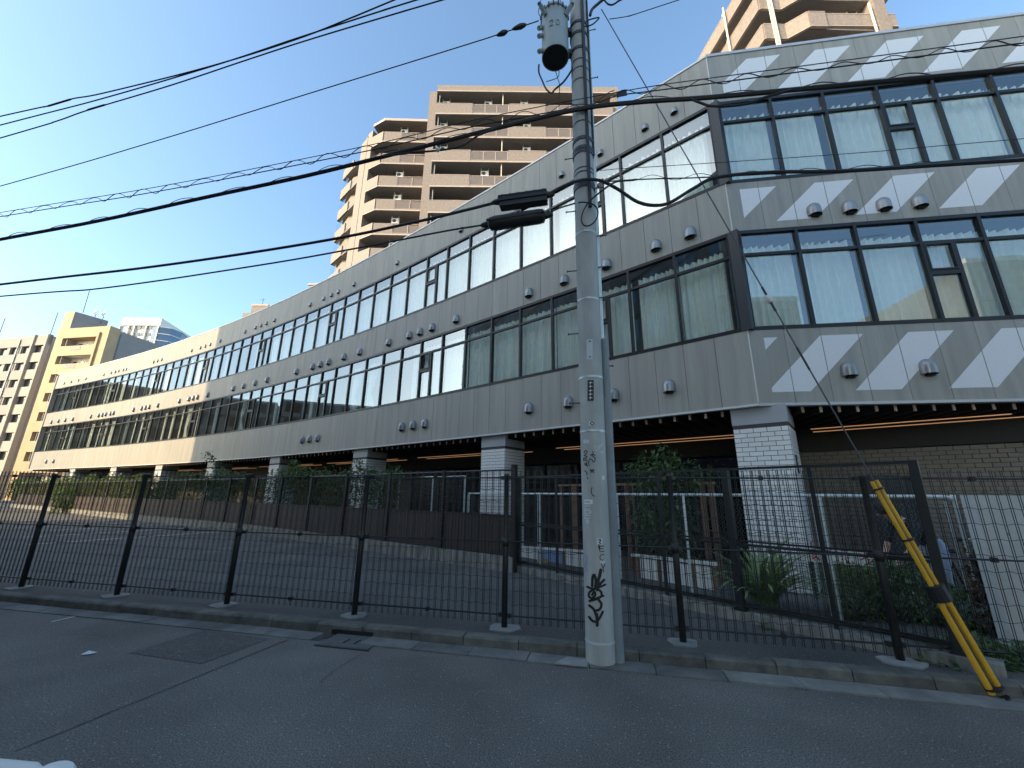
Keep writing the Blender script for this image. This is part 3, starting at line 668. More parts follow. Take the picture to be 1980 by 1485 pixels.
MB().prism([(-24.3, 43.4), (-21.3, 43.1), (-21.1, 47), (-24.1, 47)], 25.3, 25.5).build('annex_cap', M_['tan_lip'], an)

tr = thing('apartment_tower', 'tan apartment tower with angled balconies and cream downpipes at upper right', 'building', (22, 24, 0))
poly_body('tower_wall', tr, [(19.0, 24.0), (26.6, 22.6), (26.6, 36), (18.2, 36), (18.4, 31)], 0, 41.4, M_['tan'])
fr_ = [(16.4, 33.0), (17.45, 26.1), (18.1, 21.8), (19.7, 21.85), (20.8, 21.0), (22.0, 21.0)]
fr2 = [(21.9, 21.12), (27.1, 21.1), (27.3, 24.5)]
for j in range(-3, 3):
    z = 33.75+FH*j
    MB().prism([(16.5, 33), (17.55, 26.1), (18.2, 21.95), (19.75, 22.0), (20.85, 21.15), (26.95, 21.2), (27.0, 25), (19, 26), (17, 33)], z, z+0.19).build('slab', M_['slab_under'], tr)
    for p, q in list(zip(fr_[:-1], fr_[1:])):
        wallseg(p, q, 0.15, z+0.0+0.001*(p[0] % 1), z+1.36, 'parapet', M_['tan'], tr)
        wallseg(p, q, 0.2, z+1.362, z+1.41+0.001*(p[0] % 1), 'parapet_cap', M_['tan_lip'], tr)
        wallseg(p, q, 0.19, z-0.03, z-0.001, 'slab_lip', M_['tan_lip'], tr)
    for p, q in zip(fr2[:-1], fr2[1:]):
        wallseg(p, q, 0.15, z+0.25, z+1.36, 'parapet', M_['tan'], tr); wallseg(p, q, 0.2, z+1.362, z+1.41, 'parapet_cap', M_['tan_lip'], tr); wallseg(p, q, 0.19, z+0.19, z+0.245, 'slab_lip', M_['tan_lip'], tr)
    condenser(tr, 19.1, 22.3, z+1.0); condenser(tr, 18.3, 26.2, z+2.6, R(75)); condenser(tr, 25.0, 22.0, z+FH-0.25)
    MB().box(20.2, 22.8, 23.4, 23.5, z+0.2, z+2.3).build('window', M_['dark_window'], tr)
poly_body('tower_pier', tr, [(25.7, 20.95), (26.55, 20.95), (26.55, 22.5), (25.7, 22.5)], 0, 41.6, M_['tan'])
for x, y in ((17.35, 24.6), (18.75, 21.66), (18.95, 21.66), (25.3, 20.9)):
    MB().tube([(x, y, 2), (x, y, 41.3 if x < 25 else 36)], 0.075, 8).build('downpipe', M_['cream_pipe'], tr)

# ochre apartment block on the left
yb = thing('apartment_block', 'ochre apartment block with recessed balconies and a rooftop stair house', 'building', (-67, 60, 0))
f0, f1 = Vector((-72.0, 60.25, 0)), Vector((-62.25, 58.62, 0)); fd = (f1-f0).normalized(); fi = Vector((-fd.y, fd.x, 0)); FL = (f1-f0).length
def yf(u, w): return f0+fd*u+fi*w
def ybox(name, u0, u1, w0, w1, z0, z1, m, parent=yb): return MB().prism([yf(u0, w0), yf(u1, w0), yf(u1, w1), yf(u0, w1)], z0, z1).build(name, m, parent)
poly_body('shade_toned_side', yb, [yf(0.02, 1.5), yf(FL-0.02, 1.5), yf(FL-0.02, 20), yf(0.02, 20)], 0, 25.9, M_['shade_toned_side'])
ybox('pier', 0, 1.35, 0, 1.49, 0, 26.2, M_['yellow_wall']); ybox('pier', FL-1.75, FL-1.4, -0.25, 1.49, 0, 25.2, M_['yellow_wall']); ybox('pier', FL-1.4, FL, 0, 1.49, 0, 26.2, M_['yellow_wall'])
ybox('parapet', 1.35, FL-1.4, 0, 1.49, 24.56, 26.2, M_['yellow_wall'])
for k in range(8):
    zt = 24.56-FH*k
    ybox('balcony_wall', 1.35, FL-1.76, 0.0, 0.18, zt-FH+0.0, zt-1.36, M_['yellow_wall'])
    ybox('balcony_slab', 1.35, FL-1.76, 0.18, 1.49, zt-FH, zt-FH+0.2, M_['white_wall'])
    ybox('balcony_back', 1.36, FL-1.76, 1.44, 1.495, zt-FH+0.2, zt, M_['white_wall'])
    ybox('partition', 1.9, 2.0, 0.2, 1.43, zt-FH+0.2, zt-0.01, M_['grey_wall'])
    gr = ybox('vent_grille', 3.3, 5.4, -0.02, -0.002, zt-2.1, zt-1.5, M_['brown_far'])
    for q in range(9): ybox('slot', 3.42+0.22*q, 3.5+0.22*q, -0.03, -0.021, zt-2.05, zt-1.55, M_['dark_window'], gr)
    for u0, u1 in ((2.6, 3.3), (4.2, 4.7), (6.0, 7.3), (7.7, 8.0)): ybox('window', u0, u1, 1.39, 1.438, zt-FH+0.3, zt-0.55, M_['dark_window'])
    ybox('condenser', 3.4, 4.1, 0.9, 1.2, zt-FH+0.2, zt-FH+1.75, M_['ac'])
    ybox('condenser', 4.8, 5.6, 0.9, 1.2, zt-FH+0.2, zt-FH+1.8, M_['ac'])
ph = poly_body('stair_house', yb, [yf(0.0, 0.1), yf(1.95, 0.1), yf(3.2, 3.9), yf(1.2, 4.4)], 26.2, 29.15, M_['yellow_wall'])
MB().prism([yf(0.75, 0.07), yf(1.0, 0.07), yf(1.0, 0.098), yf(0.75, 0.098)], 27.4, 28.3).build('slit_window', M_['dark_window'], ph)
MB().prism([yf(1.975, 0.05), yf(2.0, 0.12), yf(3.25, 3.92), yf(3.23, 3.92)], 26.2, 29.14).build('shade_face_sheet', M_['shade_toned_side'], ph)  # thin sheet that paints the stair house's right side in the shade tone
MB().prism([yf(2.72, 2.2), yf(2.78, 2.18), yf(2.98, 2.8), yf(2.92, 2.82)], 26.25, 27.4).build('roof_door', M_['dark_window'], ph)
sw = Vector((fd.x*0.03, fd.y*0.03, 0))
MB().prism([yf(FL-0.02, 6.6), yf(FL+0.03, 6.6), yf(FL+0.03, 7.5), yf(FL-0.02, 7.5)], 22.6, 23.8).build('window', M_['dark_window'], yb)
MB().tube([yf(FL+0.08, 1.7)+Vector((0, 0, 8)), yf(FL+0.08, 1.7)+Vector((0, 0, 25.5))], 0.09, 6).build('downpipe', M_['conduit'], yb)
MB().tube([yf(FL+0.08, 14)+Vector((0, 0, 8)), yf(FL+0.08, 14)+Vector((0, 0, 25.5))], 0.06, 6).build('downpipe', M_['conduit'], yb)
for nm, x, y, h, lab in (('satellite_dish', 187, 604, 0, 'white satellite dish on a thin mast, left of two on the ochre roof'), ('satellite_dish', 202, 608, 0, 'grey satellite dish on a mast, right of two on the ochre roof')):
    p = at_y(x, y, 62.5); t = thing(nm, lab, 'satellite dish', (p.x, p.y, 29.14), 'rooftop satellite dishes')
    MB().tube([(p.x-0.25, p.y, 28.2), (p.x, p.y, p.z-0.3)], 0.05, 6).build('mast', M_['steel'], t)
    n = 14; m = MB().lathe([(0.0, 0), (0.3, 0.04), (0.55, 0.16), (0.62, 0.24), (0.6, 0.24), (0.0, 0.06)], n, Matrix.Translation(p) @ Matrix.Rotation(R(70), 4, 'X') @ Matrix.Rotation(R(-25), 4, 'Y'))
    smooth_angle(m.build('dish', M_['trim'], t))
for x0, y0, x1, y1, Y, lab in ((160, 605, 173, 562, 62, 'tall thin aerial mast on the ochre stair house'), (97, 648, 112, 604, 65, 'thin aerial mast at the edge of the grey block roof'), (-3, 650, 10, 615, 66, 'short thin aerial mast at the far left edge')):
    p, q = at_y(x0, y0, Y), at_y(x1, y1, Y); tag(MB().tube([p, q], 0.06, 5).build('aerial_mast', M_['steel']), lab, 'aerial', 'rooftop aerial masts')
# grey block far left
gb = thing('apartment_block', 'grey-beige apartment block with an open stair column at the left edge', 'building', (-80, 65, 0))
h0, h1 = Vector((-100, 69.0, 0)), Vector((-77.7, 64.0, 0)); hd = (h1-h0).normalized(); hi = Vector((-hd.y, hd.x, 0)); HL = (h1-h0).length
def hf(u, w): return h0+hd*u+hi*w
def hbox(name, u0, u1, w0, w1, z0, z1, m, parent=gb): return MB().prism([hf(u0, w0), hf(u1, w0), hf(u1, w1), hf(u0, w1)], z0, z1).build(name, m, parent)
hbox('wall', 0, HL, 0.5, 8, 0, 26.6, M_['grey_wall']); hbox('shade_toned_side', HL+0.002, HL+0.05, 0.5, 8, 0, 26.6, M_['shade_toned_side'])  # second box is a thin sheet painting the right side in shade tone
hbox('roof_edge', 0, HL, 0, 0.5, 25.0, 26.75, M_['grey_wall'])
hbox('fin', HL-3.3, HL-3.0, -0.25, 0.49, 0, 26.9, M_['beige_wall']); hbox('fin', HL-0.3, HL, -0.2, 0.49, 0, 26.8, M_['beige_wall'])
for k in range(9):
    zt = 25.0-FH*k
    hbox('spandrel', 0, HL-3.3, 0.0, 0.49, zt-FH, zt-1.35, M_['grey_wall'])
    for q in range(6):
        u = HL-5.2-2.7*q
        hbox('window', u-0.7, u+1.3, 0.42, 0.495, zt-1.35, zt, M_['dark_window']); hbox('wall_pier', u-1.4, u-0.7, 0.1, 0.494, zt-1.35, zt, M_['beige_wall'])
    hbox('wall_pier', HL-3.9, HL-3.3, 0.002, 0.49, zt-1.35, zt, M_['grey_wall'])
    hbox('stair_wall', HL-3.0, HL-0.3, 0.05, 0.3, zt-FH+0.0, zt-1.35, M_['beige_wall']); hbox('stair_opening', HL-3.0, HL-0.3, 0.4, 0.49, zt-1.35, zt, M_['dark_window'])
    q = hf(HL-1.5, 0.35)+Vector((0, 0, zt-0.3)); hbox('stair_lamp', HL-1.6, HL-1.35, 0.3, 0.39, zt-0.35, zt-0.15, M_['ac'])
hbox('downpipe', HL-6.6, HL-6.4, -0.15, -0.01, 0, 26.3, M_['conduit'])
# white high-rise far away
wt = thing('high_rise', 'far white high-rise with a blue glass corner rising behind the ochre block', 'building', (-167, 180, 0))
poly_body('wall', wt, [(-175.6, 170.3), (-158.2, 170), (-162, 192), (-178, 192)], 0, 74.5, M_['white_wall'])
poly_body('roof_band', wt, [(-175.6, 169.6), (-158.0, 169.4), (-161.8, 192), (-178, 192)], 73.2, 76.8, M_['white_wall'])
for k in range(5):
    z = 72.9-3.2*k
    for x0, x1, mm_ in ((-174.6, -172.2, 'blue_glass'), (-171.3, -169.9, 'dark_window'), (-168.6, -166.8, 'dark_window'), (-166.2, -164.4, 'dark_window'), (-163.4, -161.8, 'dark_window'), (-161.3, -159.2, 'blue_glass')):
        MB().box(x0, x1, 169.9, 170.2, z-(2.9 if mm_ == 'blue_glass' else 1.4), z).build('window', M_[mm_], wt)
for x in (-175.8, -172.0, -169.3, -164.0, -158.6): MB().box(x-0.25, x+0.25, 169.3, 170.2, 40, 73.1).build('fin', M_['white_wall'], wt)
gbq = poly_body('glass_bay', wt, [(-157.6, 169.4), (-154.2, 171), (-153.0, 176), (-154.6, 181), (-160, 183), (-159, 170.5)], 40, 72.6, M_['blue_glass'])
for k in range(9): MB().prism([(-157.8, 169.2), (-154.0, 170.9), (-152.8, 176), (-154.4, 181.2), (-160, 183.2), (-159, 170.4)], 72.4-3.2*k, 72.75-3.2*k).build('glass_band', M_['white_wall'], gbq)
# small tan rooftops
sm = thing('rooftop_house', 'small tan building top with a stepped roof peeping over the curved parapet', 'building', (-33, 50, 0))
a, b, c_ = at_y(470, 605, 50), at_y(488, 592, 50), at_y(520, 588, 50)
MB().box(a.x, a.x+3, 50, 56, 0, a.z).build('low_wall', M_['tan'], sm); MB().box(b.x, c_.x, 49.9, 56, 0, b.z).build('high_wall', M_['tan'], sm); MB().box(b.x-0.05, c_.x+0.05, 49.85, 56, b.z, b.z+0.25).build('roof_cap', M_['tan_lip'], sm)
p = at_y(507, 590, 51); m = MB().tube([(p.x, 51, p.z-0.2), (p.x, 51, p.z+1.0)], 0.03, 4); m.tube([(p.x-0.4, 51, p.z+0.8), (p.x+0.4, 51, p.z+0.8)], 0.02, 4); m.build('aerial', M_['steel'], sm)

# ================================================================== BUILDINGS ACROSS THE STREET (they shade the lot and stand in the window reflections)
def street_block(label, u0, u1, w0, w1, H, m, cols, floors, wm, z00=3.2):
    t = thing('street_block', label, 'building', st((u0+u1)/2, w0))
    MB().prism([st(u0, w0), st(u1, w0), st(u1, w1), st(u0, w1)], 0, H).build('wall', m, t)
    MB().prism([st(u0-0.05, w0+0.06), st(u1+0.05, w0+0.06), st(u1+0.05, w0-0.3), st(u0-0.05, w0-0.3)], H, H+0.25).build('parapet', M_['trim'], t)
    fh = (H-z00)/floors; cw = (u1-u0)/cols
    me = None
    for f in range(floors):
        z = z00+fh*f
        MB().prism([st(u0-0.02, w0+0.12), st(u1+0.02, w0+0.12), st(u1+0.02, w0+0.002), st(u0-0.02, w0+0.002)], z-0.14, z).build('string_course', m, t)
        for c in range(cols):
            a = u0+cw*(c+0.22); b = u0+cw*(c+0.78)
            wdw = MB().prism([st(a, w0+0.03), st(b, w0+0.03), st(b, w0+0.002), st(a, w0+0.002)], z+0.8, z+fh-0.45).build('window', wm, t)
            MB().prism([st((a+b)/2-0.04, w0+0.06), st((a+b)/2+0.04, w0+0.06), st((a+b)/2+0.04, w0+0.032), st((a+b)/2-0.04, w0+0.032)], z+0.8, z+fh-0.45).build('mullion', M_['trim'], wdw)
    return t
street_block('tallest brown block across the street, at the far end of the shaded row', -48, -34.1, -8.0, -20, 26.3, M_['brown_far'], 5, 8, M_['dark_window'])
street_block('grey block across the street between two brown blocks', -34, -22.1, -8.0, -19, 23.9, M_['grey_wall'], 5, 7, M_['dark_window'])
street_block('narrow brown block across the street beside the charcoal mid-rise', -22, -14.7, -8.0, -18, 21.5, M_['brown_far'], 3, 6, M_['dark_window'])
street_block('charcoal mid-rise across the street nearest the camera', -14.6, -1.5, -8.0, -18, 19.9, M_['dark_far'], 5, 6, M_['blue_glass'])
street_block('low grey block across the street to the right of the camera', 5.0, 13.0, -8.6, -18, 11.3, M_['grey_wall'], 4, 3, M_['dark_window'])
street_block('dark block across the street furthest to the right', 22, 31, -9, -18, 13.5, M_['dark_far'], 4, 5, M_['dark_window'])

# blocks beyond the left end of the lot, outside the picture but mirrored in the far windows
def end_block(label, X, Y0, Y1, H, m, cols, floors):
    t = thing('street_block', label, 'building', (X, (Y0+Y1)/2, 0))
    MB().box(X-11, X, Y0, Y1, 0, H).build('wall', m, t); MB().box(X-0.3, X+0.08, Y0-0.05, Y1+0.05, H, H+0.3).build('parapet', M_['trim'], t)
    fh = H/floors; cw = (Y1-Y0)/cols
    for f in range(floors):
        MB().box(X+0.002, X+0.5, Y0, Y1, fh*f+0.0, fh*f+0.9).build('balcony', m, t)
        for c in range(cols): MB().box(X+0.002, X+0.04, Y0+cw*(c+0.2), Y0+cw*(c+0.8), fh*f+0.92, fh*(f+1)-0.3).build('window', M_['dark_window'], t)
end_block('brown balconied block beyond the left end of the lot', -80, 30, 43, 18.6, M_['brown_far'], 4, 6)
end_block('grey balconied block beyond the left end of the lot', -80, 16.5, 29.5, 19.4, M_['grey_wall'], 4, 6)
end_block('dark balconied block beyond the left end of the lot', -80, 3, 16, 17.8, M_['dark_far'], 4, 6)

# ================================================================== FRONT MESH FENCE
WZ0, WZ1 = 0.15, 1.90
ff = thing('mesh_fence', 'black welded-mesh fence along the kerb in front of the parking lot', 'fence', st(0, 0.53, 0.05))
U0, UP = -0.177, 1.966
PM = MB(); PM.lathe([(0.036, 0.0), (0.036, 1.0), (0.031, 1.02), (0.031, 1.76), (0.034, 1.765), (0.034, 1.79), (0.02, 1.80)], 12); PM = PM.mesh('post', M_['fence'], True)
CM = MB().lathe([(0.041, 0.93), (0.041, 1.03)], 12).mesh('collar', M_['fence'], True)
def pad_mesh(seed):
    rg = random.Random(seed); n = 9
    pts = [((0.17+rg.uniform(-0.05, 0.04))*math.copysign(abs(math.cos(2*math.pi*k/n))**0.6, math.cos(2*math.pi*k/n)), (0.13+rg.uniform(-0.03, 0.04))*math.copysign(abs(math.sin(2*math.pi*k/n))**0.6, math.sin(2*math.pi*k/n))) for k in range(n)]
    return MB().prism(pts, 0.0, 0.022).mesh('footing', M_['concrete'])
def panel_mesh(L, step, r, z0, z1, rows, zig=0.0, n=4, pair=0.0):
    m = MB(); k = int(L/step)
    for i in range(k+1):
        x = -L/2+step*0.5+i*(L-step)/k
        for dx in ((-pair/2, pair/2) if pair else (0.0,)): m.tube([(x+dx, 0, z0), (x+dx, 0, z1)], r, n, False)
    for z in rows:
        pts = []
        for i in range(k+1):
            x = -L/2+step*0.5+i*(L-step)/k
            pts += [(x-step*0.25, -0.006, z+(zig if i % 2 else -zig)), (x+step*0.25, 0.008, z+(zig if i % 2 else -zig))] if zig else [(x, 0.006, z)]
        m.tube(pts, r*0.7, n, False)
    return m
pm_ = panel_mesh(UP-0.10, 0.0932, 0.0041, 0.10, 1.86, [0.30+0.1475*i for i in range(10)], 0.006, 4, 0.019).mesh('mesh_panel', M_['fence'])
rm_ = MB().tube([(-UP/2+0.03, -0.012, 0), (UP/2-0.03, -0.012, 0)], 0.010, 6).mesh('rail', M_['fence'])
clm = MB().box(-0.02, 0.02, -0.028, 0.02, -0.022, 0.022).mesh('clip', M_['fence'])
for k in range(-9, 5):
    Mx = MS.copy(); Mx.translation = st(U0+UP*k, 0.53, 0.02)
    lean = Matrix.Rotation(random.uniform(-0.006, 0.006), 4, 'Y')
    o = inst('post', PM, ff, Mx @ lean); inst('collar', CM, o, Mx @ lean)
    Mx = MS.copy(); Mx.translation = st(U0+UP*k, 0.50, 0.048)
    inst('footing', pad_mesh(k+20), ff, Mx @ Matrix.Rotation(random.uniform(-0.2, 0.2), 4, 'Z'))
    Mx = MS.copy(); Mx.translation = st(U0+UP*(k+0.5), 0.56, 0.0); inst('mesh_panel', pm_, ff, Mx, 'stuff')
    for z in (0.19, 1.00, 1.775):
        Mx = MS.copy(); Mx.translation = st(U0+UP*(k+0.5), 0.56, z+random.uniform(-0.006, 0.006)); ro = inst('rail', rm_, ff, Mx)
        for u in (-0.93, 0.0, 0.93): inst('clip', clm, ro, Mx @ Matrix.Translation((u, 0, 0)))

# ================================================================== REAR FENCE, left length on a low concrete wall
class Path:
    def __init__(s, pts):
        s.p = [Vector((*q, 0)) for q in pts]; s.c = [0]
        for a, b in zip(s.p[:-1], s.p[1:]): s.c.append(s.c[-1]+(b-a).length)
    def at(s, t, off=0.0, z=0.0):
        i = 0
        while i < len(s.p)-2 and t > s.c[i+1]: i += 1
        d = (s.p[i+1]-s.p[i]).normalized(); n = Vector((d.y, -d.x, 0))
        p = s.p[i]+d*(t-s.c[i])+n*off; return Vector((p.x, p.y, z))
    def frame(s, t, off=0.0, z=0.0):
        i = 0
        while i < len(s.p)-2 and t > s.c[i+1]: i += 1
        d = (s.p[i+1]-s.p[i]).normalized(); n = Vector((d.y, -d.x, 0))
        Mx = Matrix((-d, n, Vector((0, 0, 1)))).transposed().to_4x4(); Mx.translation = s.at(t, off, z); return Mx
P1 = Path([(0.06, 8.98), (-10.105, 16.737), (-37.24, 33.6), (-47, 39.2)])          # n = away from the camera
lw = thing('low_wall', 'stained low concrete upstand under the brown rear fence', 'wall', (0, 9, 0.05))
m = MB(); prev = None
for t in list(np.linspace(-0.05, 13.1, 14))+list(np.linspace(13.2, P1.c[-1], 20)):
    Mx = P1.frame(t); r4 = [Mx @ Vector((0, y, z)) for y, z in ((-0.09, 0.0), (-0.08, 0.335), (0.08, 0.35), (0.08, 0.0))]
    b = len(m.v); m.v += [tuple(v) for v in r4]
    if prev is None: m.f.append((b, b+1, b+2, b+3))
    else:
        for k in range(4): m.f.append((b-4+k, b-4+(k+1) % 4, b+(k+1) % 4, b+k))
    prev = r4
m.build('upstand', M_['stain'], lw)
rf = thing('rear_fence', 'dark rear fence with mesh above brown slat panels beside the parking lot', 'fence', (0, 9, 0.35))
SP = 2.13
def bay_parts(L, st_, r, slats=True):
    a = panel_mesh(L, st_, r, 1.16, 2.08, [1.30+0.15*i for i in range(6)]).mesh('mesh_panel', M_['fence_brown'])
    m = MB(); n = int(L/0.098)
    for i in range(n): x = -L/2+0.049+i*(L-0.098)/(n-1); m.box(x-0.045, x+0.045, 0.0, 0.015, 0.37, 1.13)
    b = m.mesh('slat_panel', M_['slat_brown'])
    r_ = MB().box(-L/2, L/2, -0.02, 0.03, 1.132, 1.158); r_.box(-L/2, L/2, -0.02, 0.03, 0.352, 0.369)
    return a, b, r_.mesh('panel_frame', M_['fence_brown']), MB().tube([(-L/2-0.03, 0, 2.09), (L/2+0.03, 0, 2.09)], 0.021, 8).mesh('top_rail', M_['fence_brown'])
near, far = bay_parts(SP-0.08, 0.0517, 0.0028), bay_parts(SP-0.08, 0.103, 0.004)
post_m = MB().box(-0.036, 0.036, -0.036, 0.036, 0.34, 2.14).mesh('post', M_['fence_brown'])
clp = MB()
[clp.box(-0.045, 0.045, -0.05, 0.0, z, z+0.02) for z in np.arange(0.45, 2.1, 0.15)]
clp = clp.mesh('clips', M_['steel'])
for k in range(0, 24):
    F = P1.frame(SP*k+0.0); o = inst('post', post_m, rf, F)
    if k < 8: inst('clips', clp, o, F)
    F = P1.frame(SP*(k+0.5)); ps = near if k < 7 else far
    inst('mesh_panel', ps[0], rf, F, 'stuff'); inst('slat_panel', ps[1], rf, F, 'stuff'); inst('panel_frame', ps[2], rf, F); inst('top_rail', ps[3], rf, F)
# end post of this length is taller
F = P1.frame(-0.02); MB().box(-0.05, 0.05, -0.05, 0.05, 0.06, 2.2).build('end_post', M_['fence_brown'], rf, M=F)

# ================================================================== REAR FENCE, right length with mid rail
P2 = Path([(4.25, 4.33), (0.10, 9.19)])
rf2 = thing('rear_fence', 'tall black framed mesh fence with a double mid rail on a low kerb', 'fence', (2.2, 6.7, 0.15))
LT = P2.c[-1]
m = MB(); F0, F1 = P2.frame(-0.25), P2.frame(LT)
vs = [F @ Vector((0, y, z)) for F in (F0, F1) for y, z in ((-0.1, 0.0), (-0.09, 0.16), (0.06, 0.175), (0.06, 0.0))]
m.add(vs, [(3, 2, 1, 0), (4, 5, 6, 7)]+[(k, (k+1) % 4, 4+(k+1) % 4, 4+k) for k in range(4)])
lw2 = m.build('low_kerb_wall', M_['stain']); tag(lw2, 'low concrete kerb under the tall black fence behind the pole', 'wall')
for d, big in ((0.02, 1), (1.94, 1), (LT-0.1, 1), (0.95, 0), (2.97, 0), (5.17, 0)):
    F = P2.frame(d); h = (0.038 if d < 0.1 else 0.046) if big else 0.02
    MB().box(-h, h, -h, h, 0.17, 1.96 if big else 1.92).build('post', M_['fence'], rf2, M=F)
    if big: MB().box(-h-0.02, h+0.02, -h-0.02, h+0.02, 0.10, 0.2).build('post_shoe', M_['fence'], rf2, M=F)
for nm, z, w, h in (('top_rail', 1.94, 0.045, 0.03), ('mid_rail', 1.01, 0.03, 0.022), ('mid_rail', 0.965, 0.05, 0.03), ('bottom_rail', 0.255, 0.03, 0.022), ('bottom_rail', 0.225, 0.04, 0.022)):
    MB().beam(P2.at(0.02, -0.01, z), P2.at(LT-0.1, -0.01, z), w, h).build(nm, M_['fence'], rf2)
for d0, d1 in ((0.02, 1.94), (1.94, LT-0.1)):
    L = d1-d0-0.1; nn = max(1, round(L/2.1)); L1 = L/nn
    me = panel_mesh(L1-0.02, 0.0517, 0.0028, 0.27, 1.92, [0.33+0.15*i for i in range(11)], 0.003).mesh('mesh_panel', M_['fence'])
    for q in range(nn): inst('mesh_panel', me, rf2, P2.frame(d0+0.05+L1*(q+0.5), -0.02), 'stuff')

# ================================================================== GALVANISED CHAIN-LINK FENCE
def chain_mesh(L, H, z0, pitch=0.056, r=0.0016):
    m = MB(); n = int(L/pitch); k = int(H/pitch)
    for i in range(n):
        x = -L/2+pitch*(i+0.5); pts = []
        for j in range(k+1): pts.append((x+(pitch/2 if (j % 2) else -pitch/2), 0.004*(1 if j % 2 else -1), z0+j*pitch))
        m.tube(pts, r, 3, False)
    return m
PC = Path([(5.62, 5.34), (4.2, 5.78), (-1.2, 12.1)])
cf = thing('chain_link_fence', 'galvanised chain-link fence with pipe frame in front of the tiled columns', 'fence', (3.2, 7, 0.1))
m = MB().tube(spline([PC.at(0.0, 0, 0.1), PC.at(0.0, 0, 1.50), PC.at(0.03, 0, 1.57), PC.at(0.12, 0, 1.60), PC.at(0.6, 0, 1.60), PC.at(1.45, 0, 1.60)], 6)+[PC.at(PC.c[-1], 0, 1.60)], 0.024, 8); smooth_angle(m.build('top_pipe', M_['galv'], cf))
for d in (1.46, 3.4, 4.75, 6.9, PC.c[-1]-0.02):
    MB().tube([PC.at(d, 0, 0.05), PC.at(d, 0, 1.58)], 0.024, 8).build('post', M_['galv'], cf); MB().tube([PC.at(d+0.1, 0.02, 0.1), PC.at(d+0.1, 0.02, 1.57)], 0.008, 5).build('tension_bar', M_['galv'], cf)
MB().tube([PC.at(0.1, 0.0, 0.12), PC.at(0.1, 0.0, 1.55)], 0.012, 6).build('tension_bar', M_['galv'], cf)
for d0, d1 in ((0.05, 1.42), (1.5, 3.4), (3.4, 4.75), (4.75, 6.9), (6.9, PC.c[-1])):
    L = d1-d0; chain_mesh(L, 1.38, 0.18).build('chain_mesh', M_['chain'], cf, kind='stuff', M=P_ if False else PC.frame((d0+d1)/2))
cg = thing('chain_link_gate', 'taller chain-link gate with pale pipe frame left of the tiled column', 'gate', (-2.2, 13, 0.1))
PG = Path([(-1.35, 12.35), (-4.2, 15.1)])
m = MB().tube([PG.at(0, 0, 0.1), PG.at(0, 0, 2.1), PG.at(1.6, 0, 2.1), PG.at(1.6, 0, 0.1)], 0.028, 8); m.build('frame', M_['galv'], cg)
MB().tube([PG.at(1.0, 0.0, 0.1), PG.at(1.0, 0.0, 2.09)], 0.02, 6).build('stile', M_['galv'], cg)
MB().tube([PG.at(1.6, 0.0, 2.1), PG.at(3.6, 0.0, 2.1), PG.at(3.6, 0.0, 0.1)], 0.026, 8).build('frame', M_['galv'], cg)
chain_mesh(3.6, 1.9, 0.15, 0.075, 0.0022).build('chain_mesh', M_['chain'], cg, kind='stuff', M=PG.frame(1.8))

# ================================================================== GARDEN THINGS BEHIND THE FENCES
PA, PB = (-0.6, 12.2), (4.75, 6.0)
sc = thing('panel_screen', 'row of low white boards and one blue board in a brown frame', 'screen', (2.5, 8.5, 0.05))
def px_board(x0, y0, x1, y1, dy, m, nm, th=0.03):
    a, b = at_plane(x0, y0, PA, PB), at_plane(x1, y0+dy, PA, PB); z0 = at_plane((x0+x1)/2, y1, PA, PB).z; z1 = (a.z+b.z)/2
    a.z = b.z = (z0+z1)/2; return MB().beam(a, b, th, z1-z0).build(nm, m, sc)
for x0, y0, x1, y1, dy, m in ((1001, 1060, 1042, 1095, 2, 'white_panel'), (1048, 1064, 1088, 1108, 2, 'pale_blue'), (1094, 1068, 1128, 1115, 2, 'white_panel'), (1238, 1080, 1270, 1138, 3, 'white_panel'), (1279, 1084, 1304, 1144, 3, 'white_panel'), (1311, 1089, 1338, 1150, 3, 'white_panel'), (1343, 1093, 1375, 1156, 3, 'white_panel')):
    px_board(x0, y0, x1, y1, dy, M_[m], 'board')
for x, y0, y1 in ((1044, 1060, 1108), (1091, 1064, 1115), (1232, 1076, 1142), (1274, 1080, 1146), (1307, 1084, 1150), (1340, 1088, 1155), (1380, 1093, 1160)):
    px_board(x-3, y0, x+3, y1, 0, M_['timber'], 'frame_post', 0.05)
a, b = at_plane(1222, 1073, PA, PB), at_plane(1386, 1091, PA, PB); MB().beam(a, b, 0.07, 0.05).build('frame_rail', M_['white_panel'], sc)
a, b = at_plane(1000, 1057, PA, PB), at_plane(1132, 1066, PA, PB); MB().beam(a, b, 0.07, 0.05).build('frame_rail', M_['white_panel'], sc)
tsn = thing('timber_screen', 'open brown timber screen of uneven posts behind the chain-link fence', 'screen', (2.7, 9, 0.05))
TA, TB = (-0.2, 12.9), (5.2, 6.6)
for x0, x1 in ((1083, 1087), (1106, 1114), (1186, 1192), (1209, 1216), (1223, 1226), (1352, 1362), (1370, 1380)):
    a, b = at_plane(x0, 950, TA, TB), at_plane(x1, 950, TA, TB); MB().beam(((a.x+b.x)/2, (a.y+b.y)/2, 0.05), ((a.x+b.x)/2, (a.y+b.y)/2, 1.80), max(0.03, (b-a).length), 0.05).build('post', M_['timber'], tsn)
a, b = at_plane(1080, 937, TA, TB), at_plane(1384, 936, TA, TB); a.z = b.z = 1.83; MB().beam(a, b, 0.05, 0.05).build('top_rail', M_['timber'], tsn)
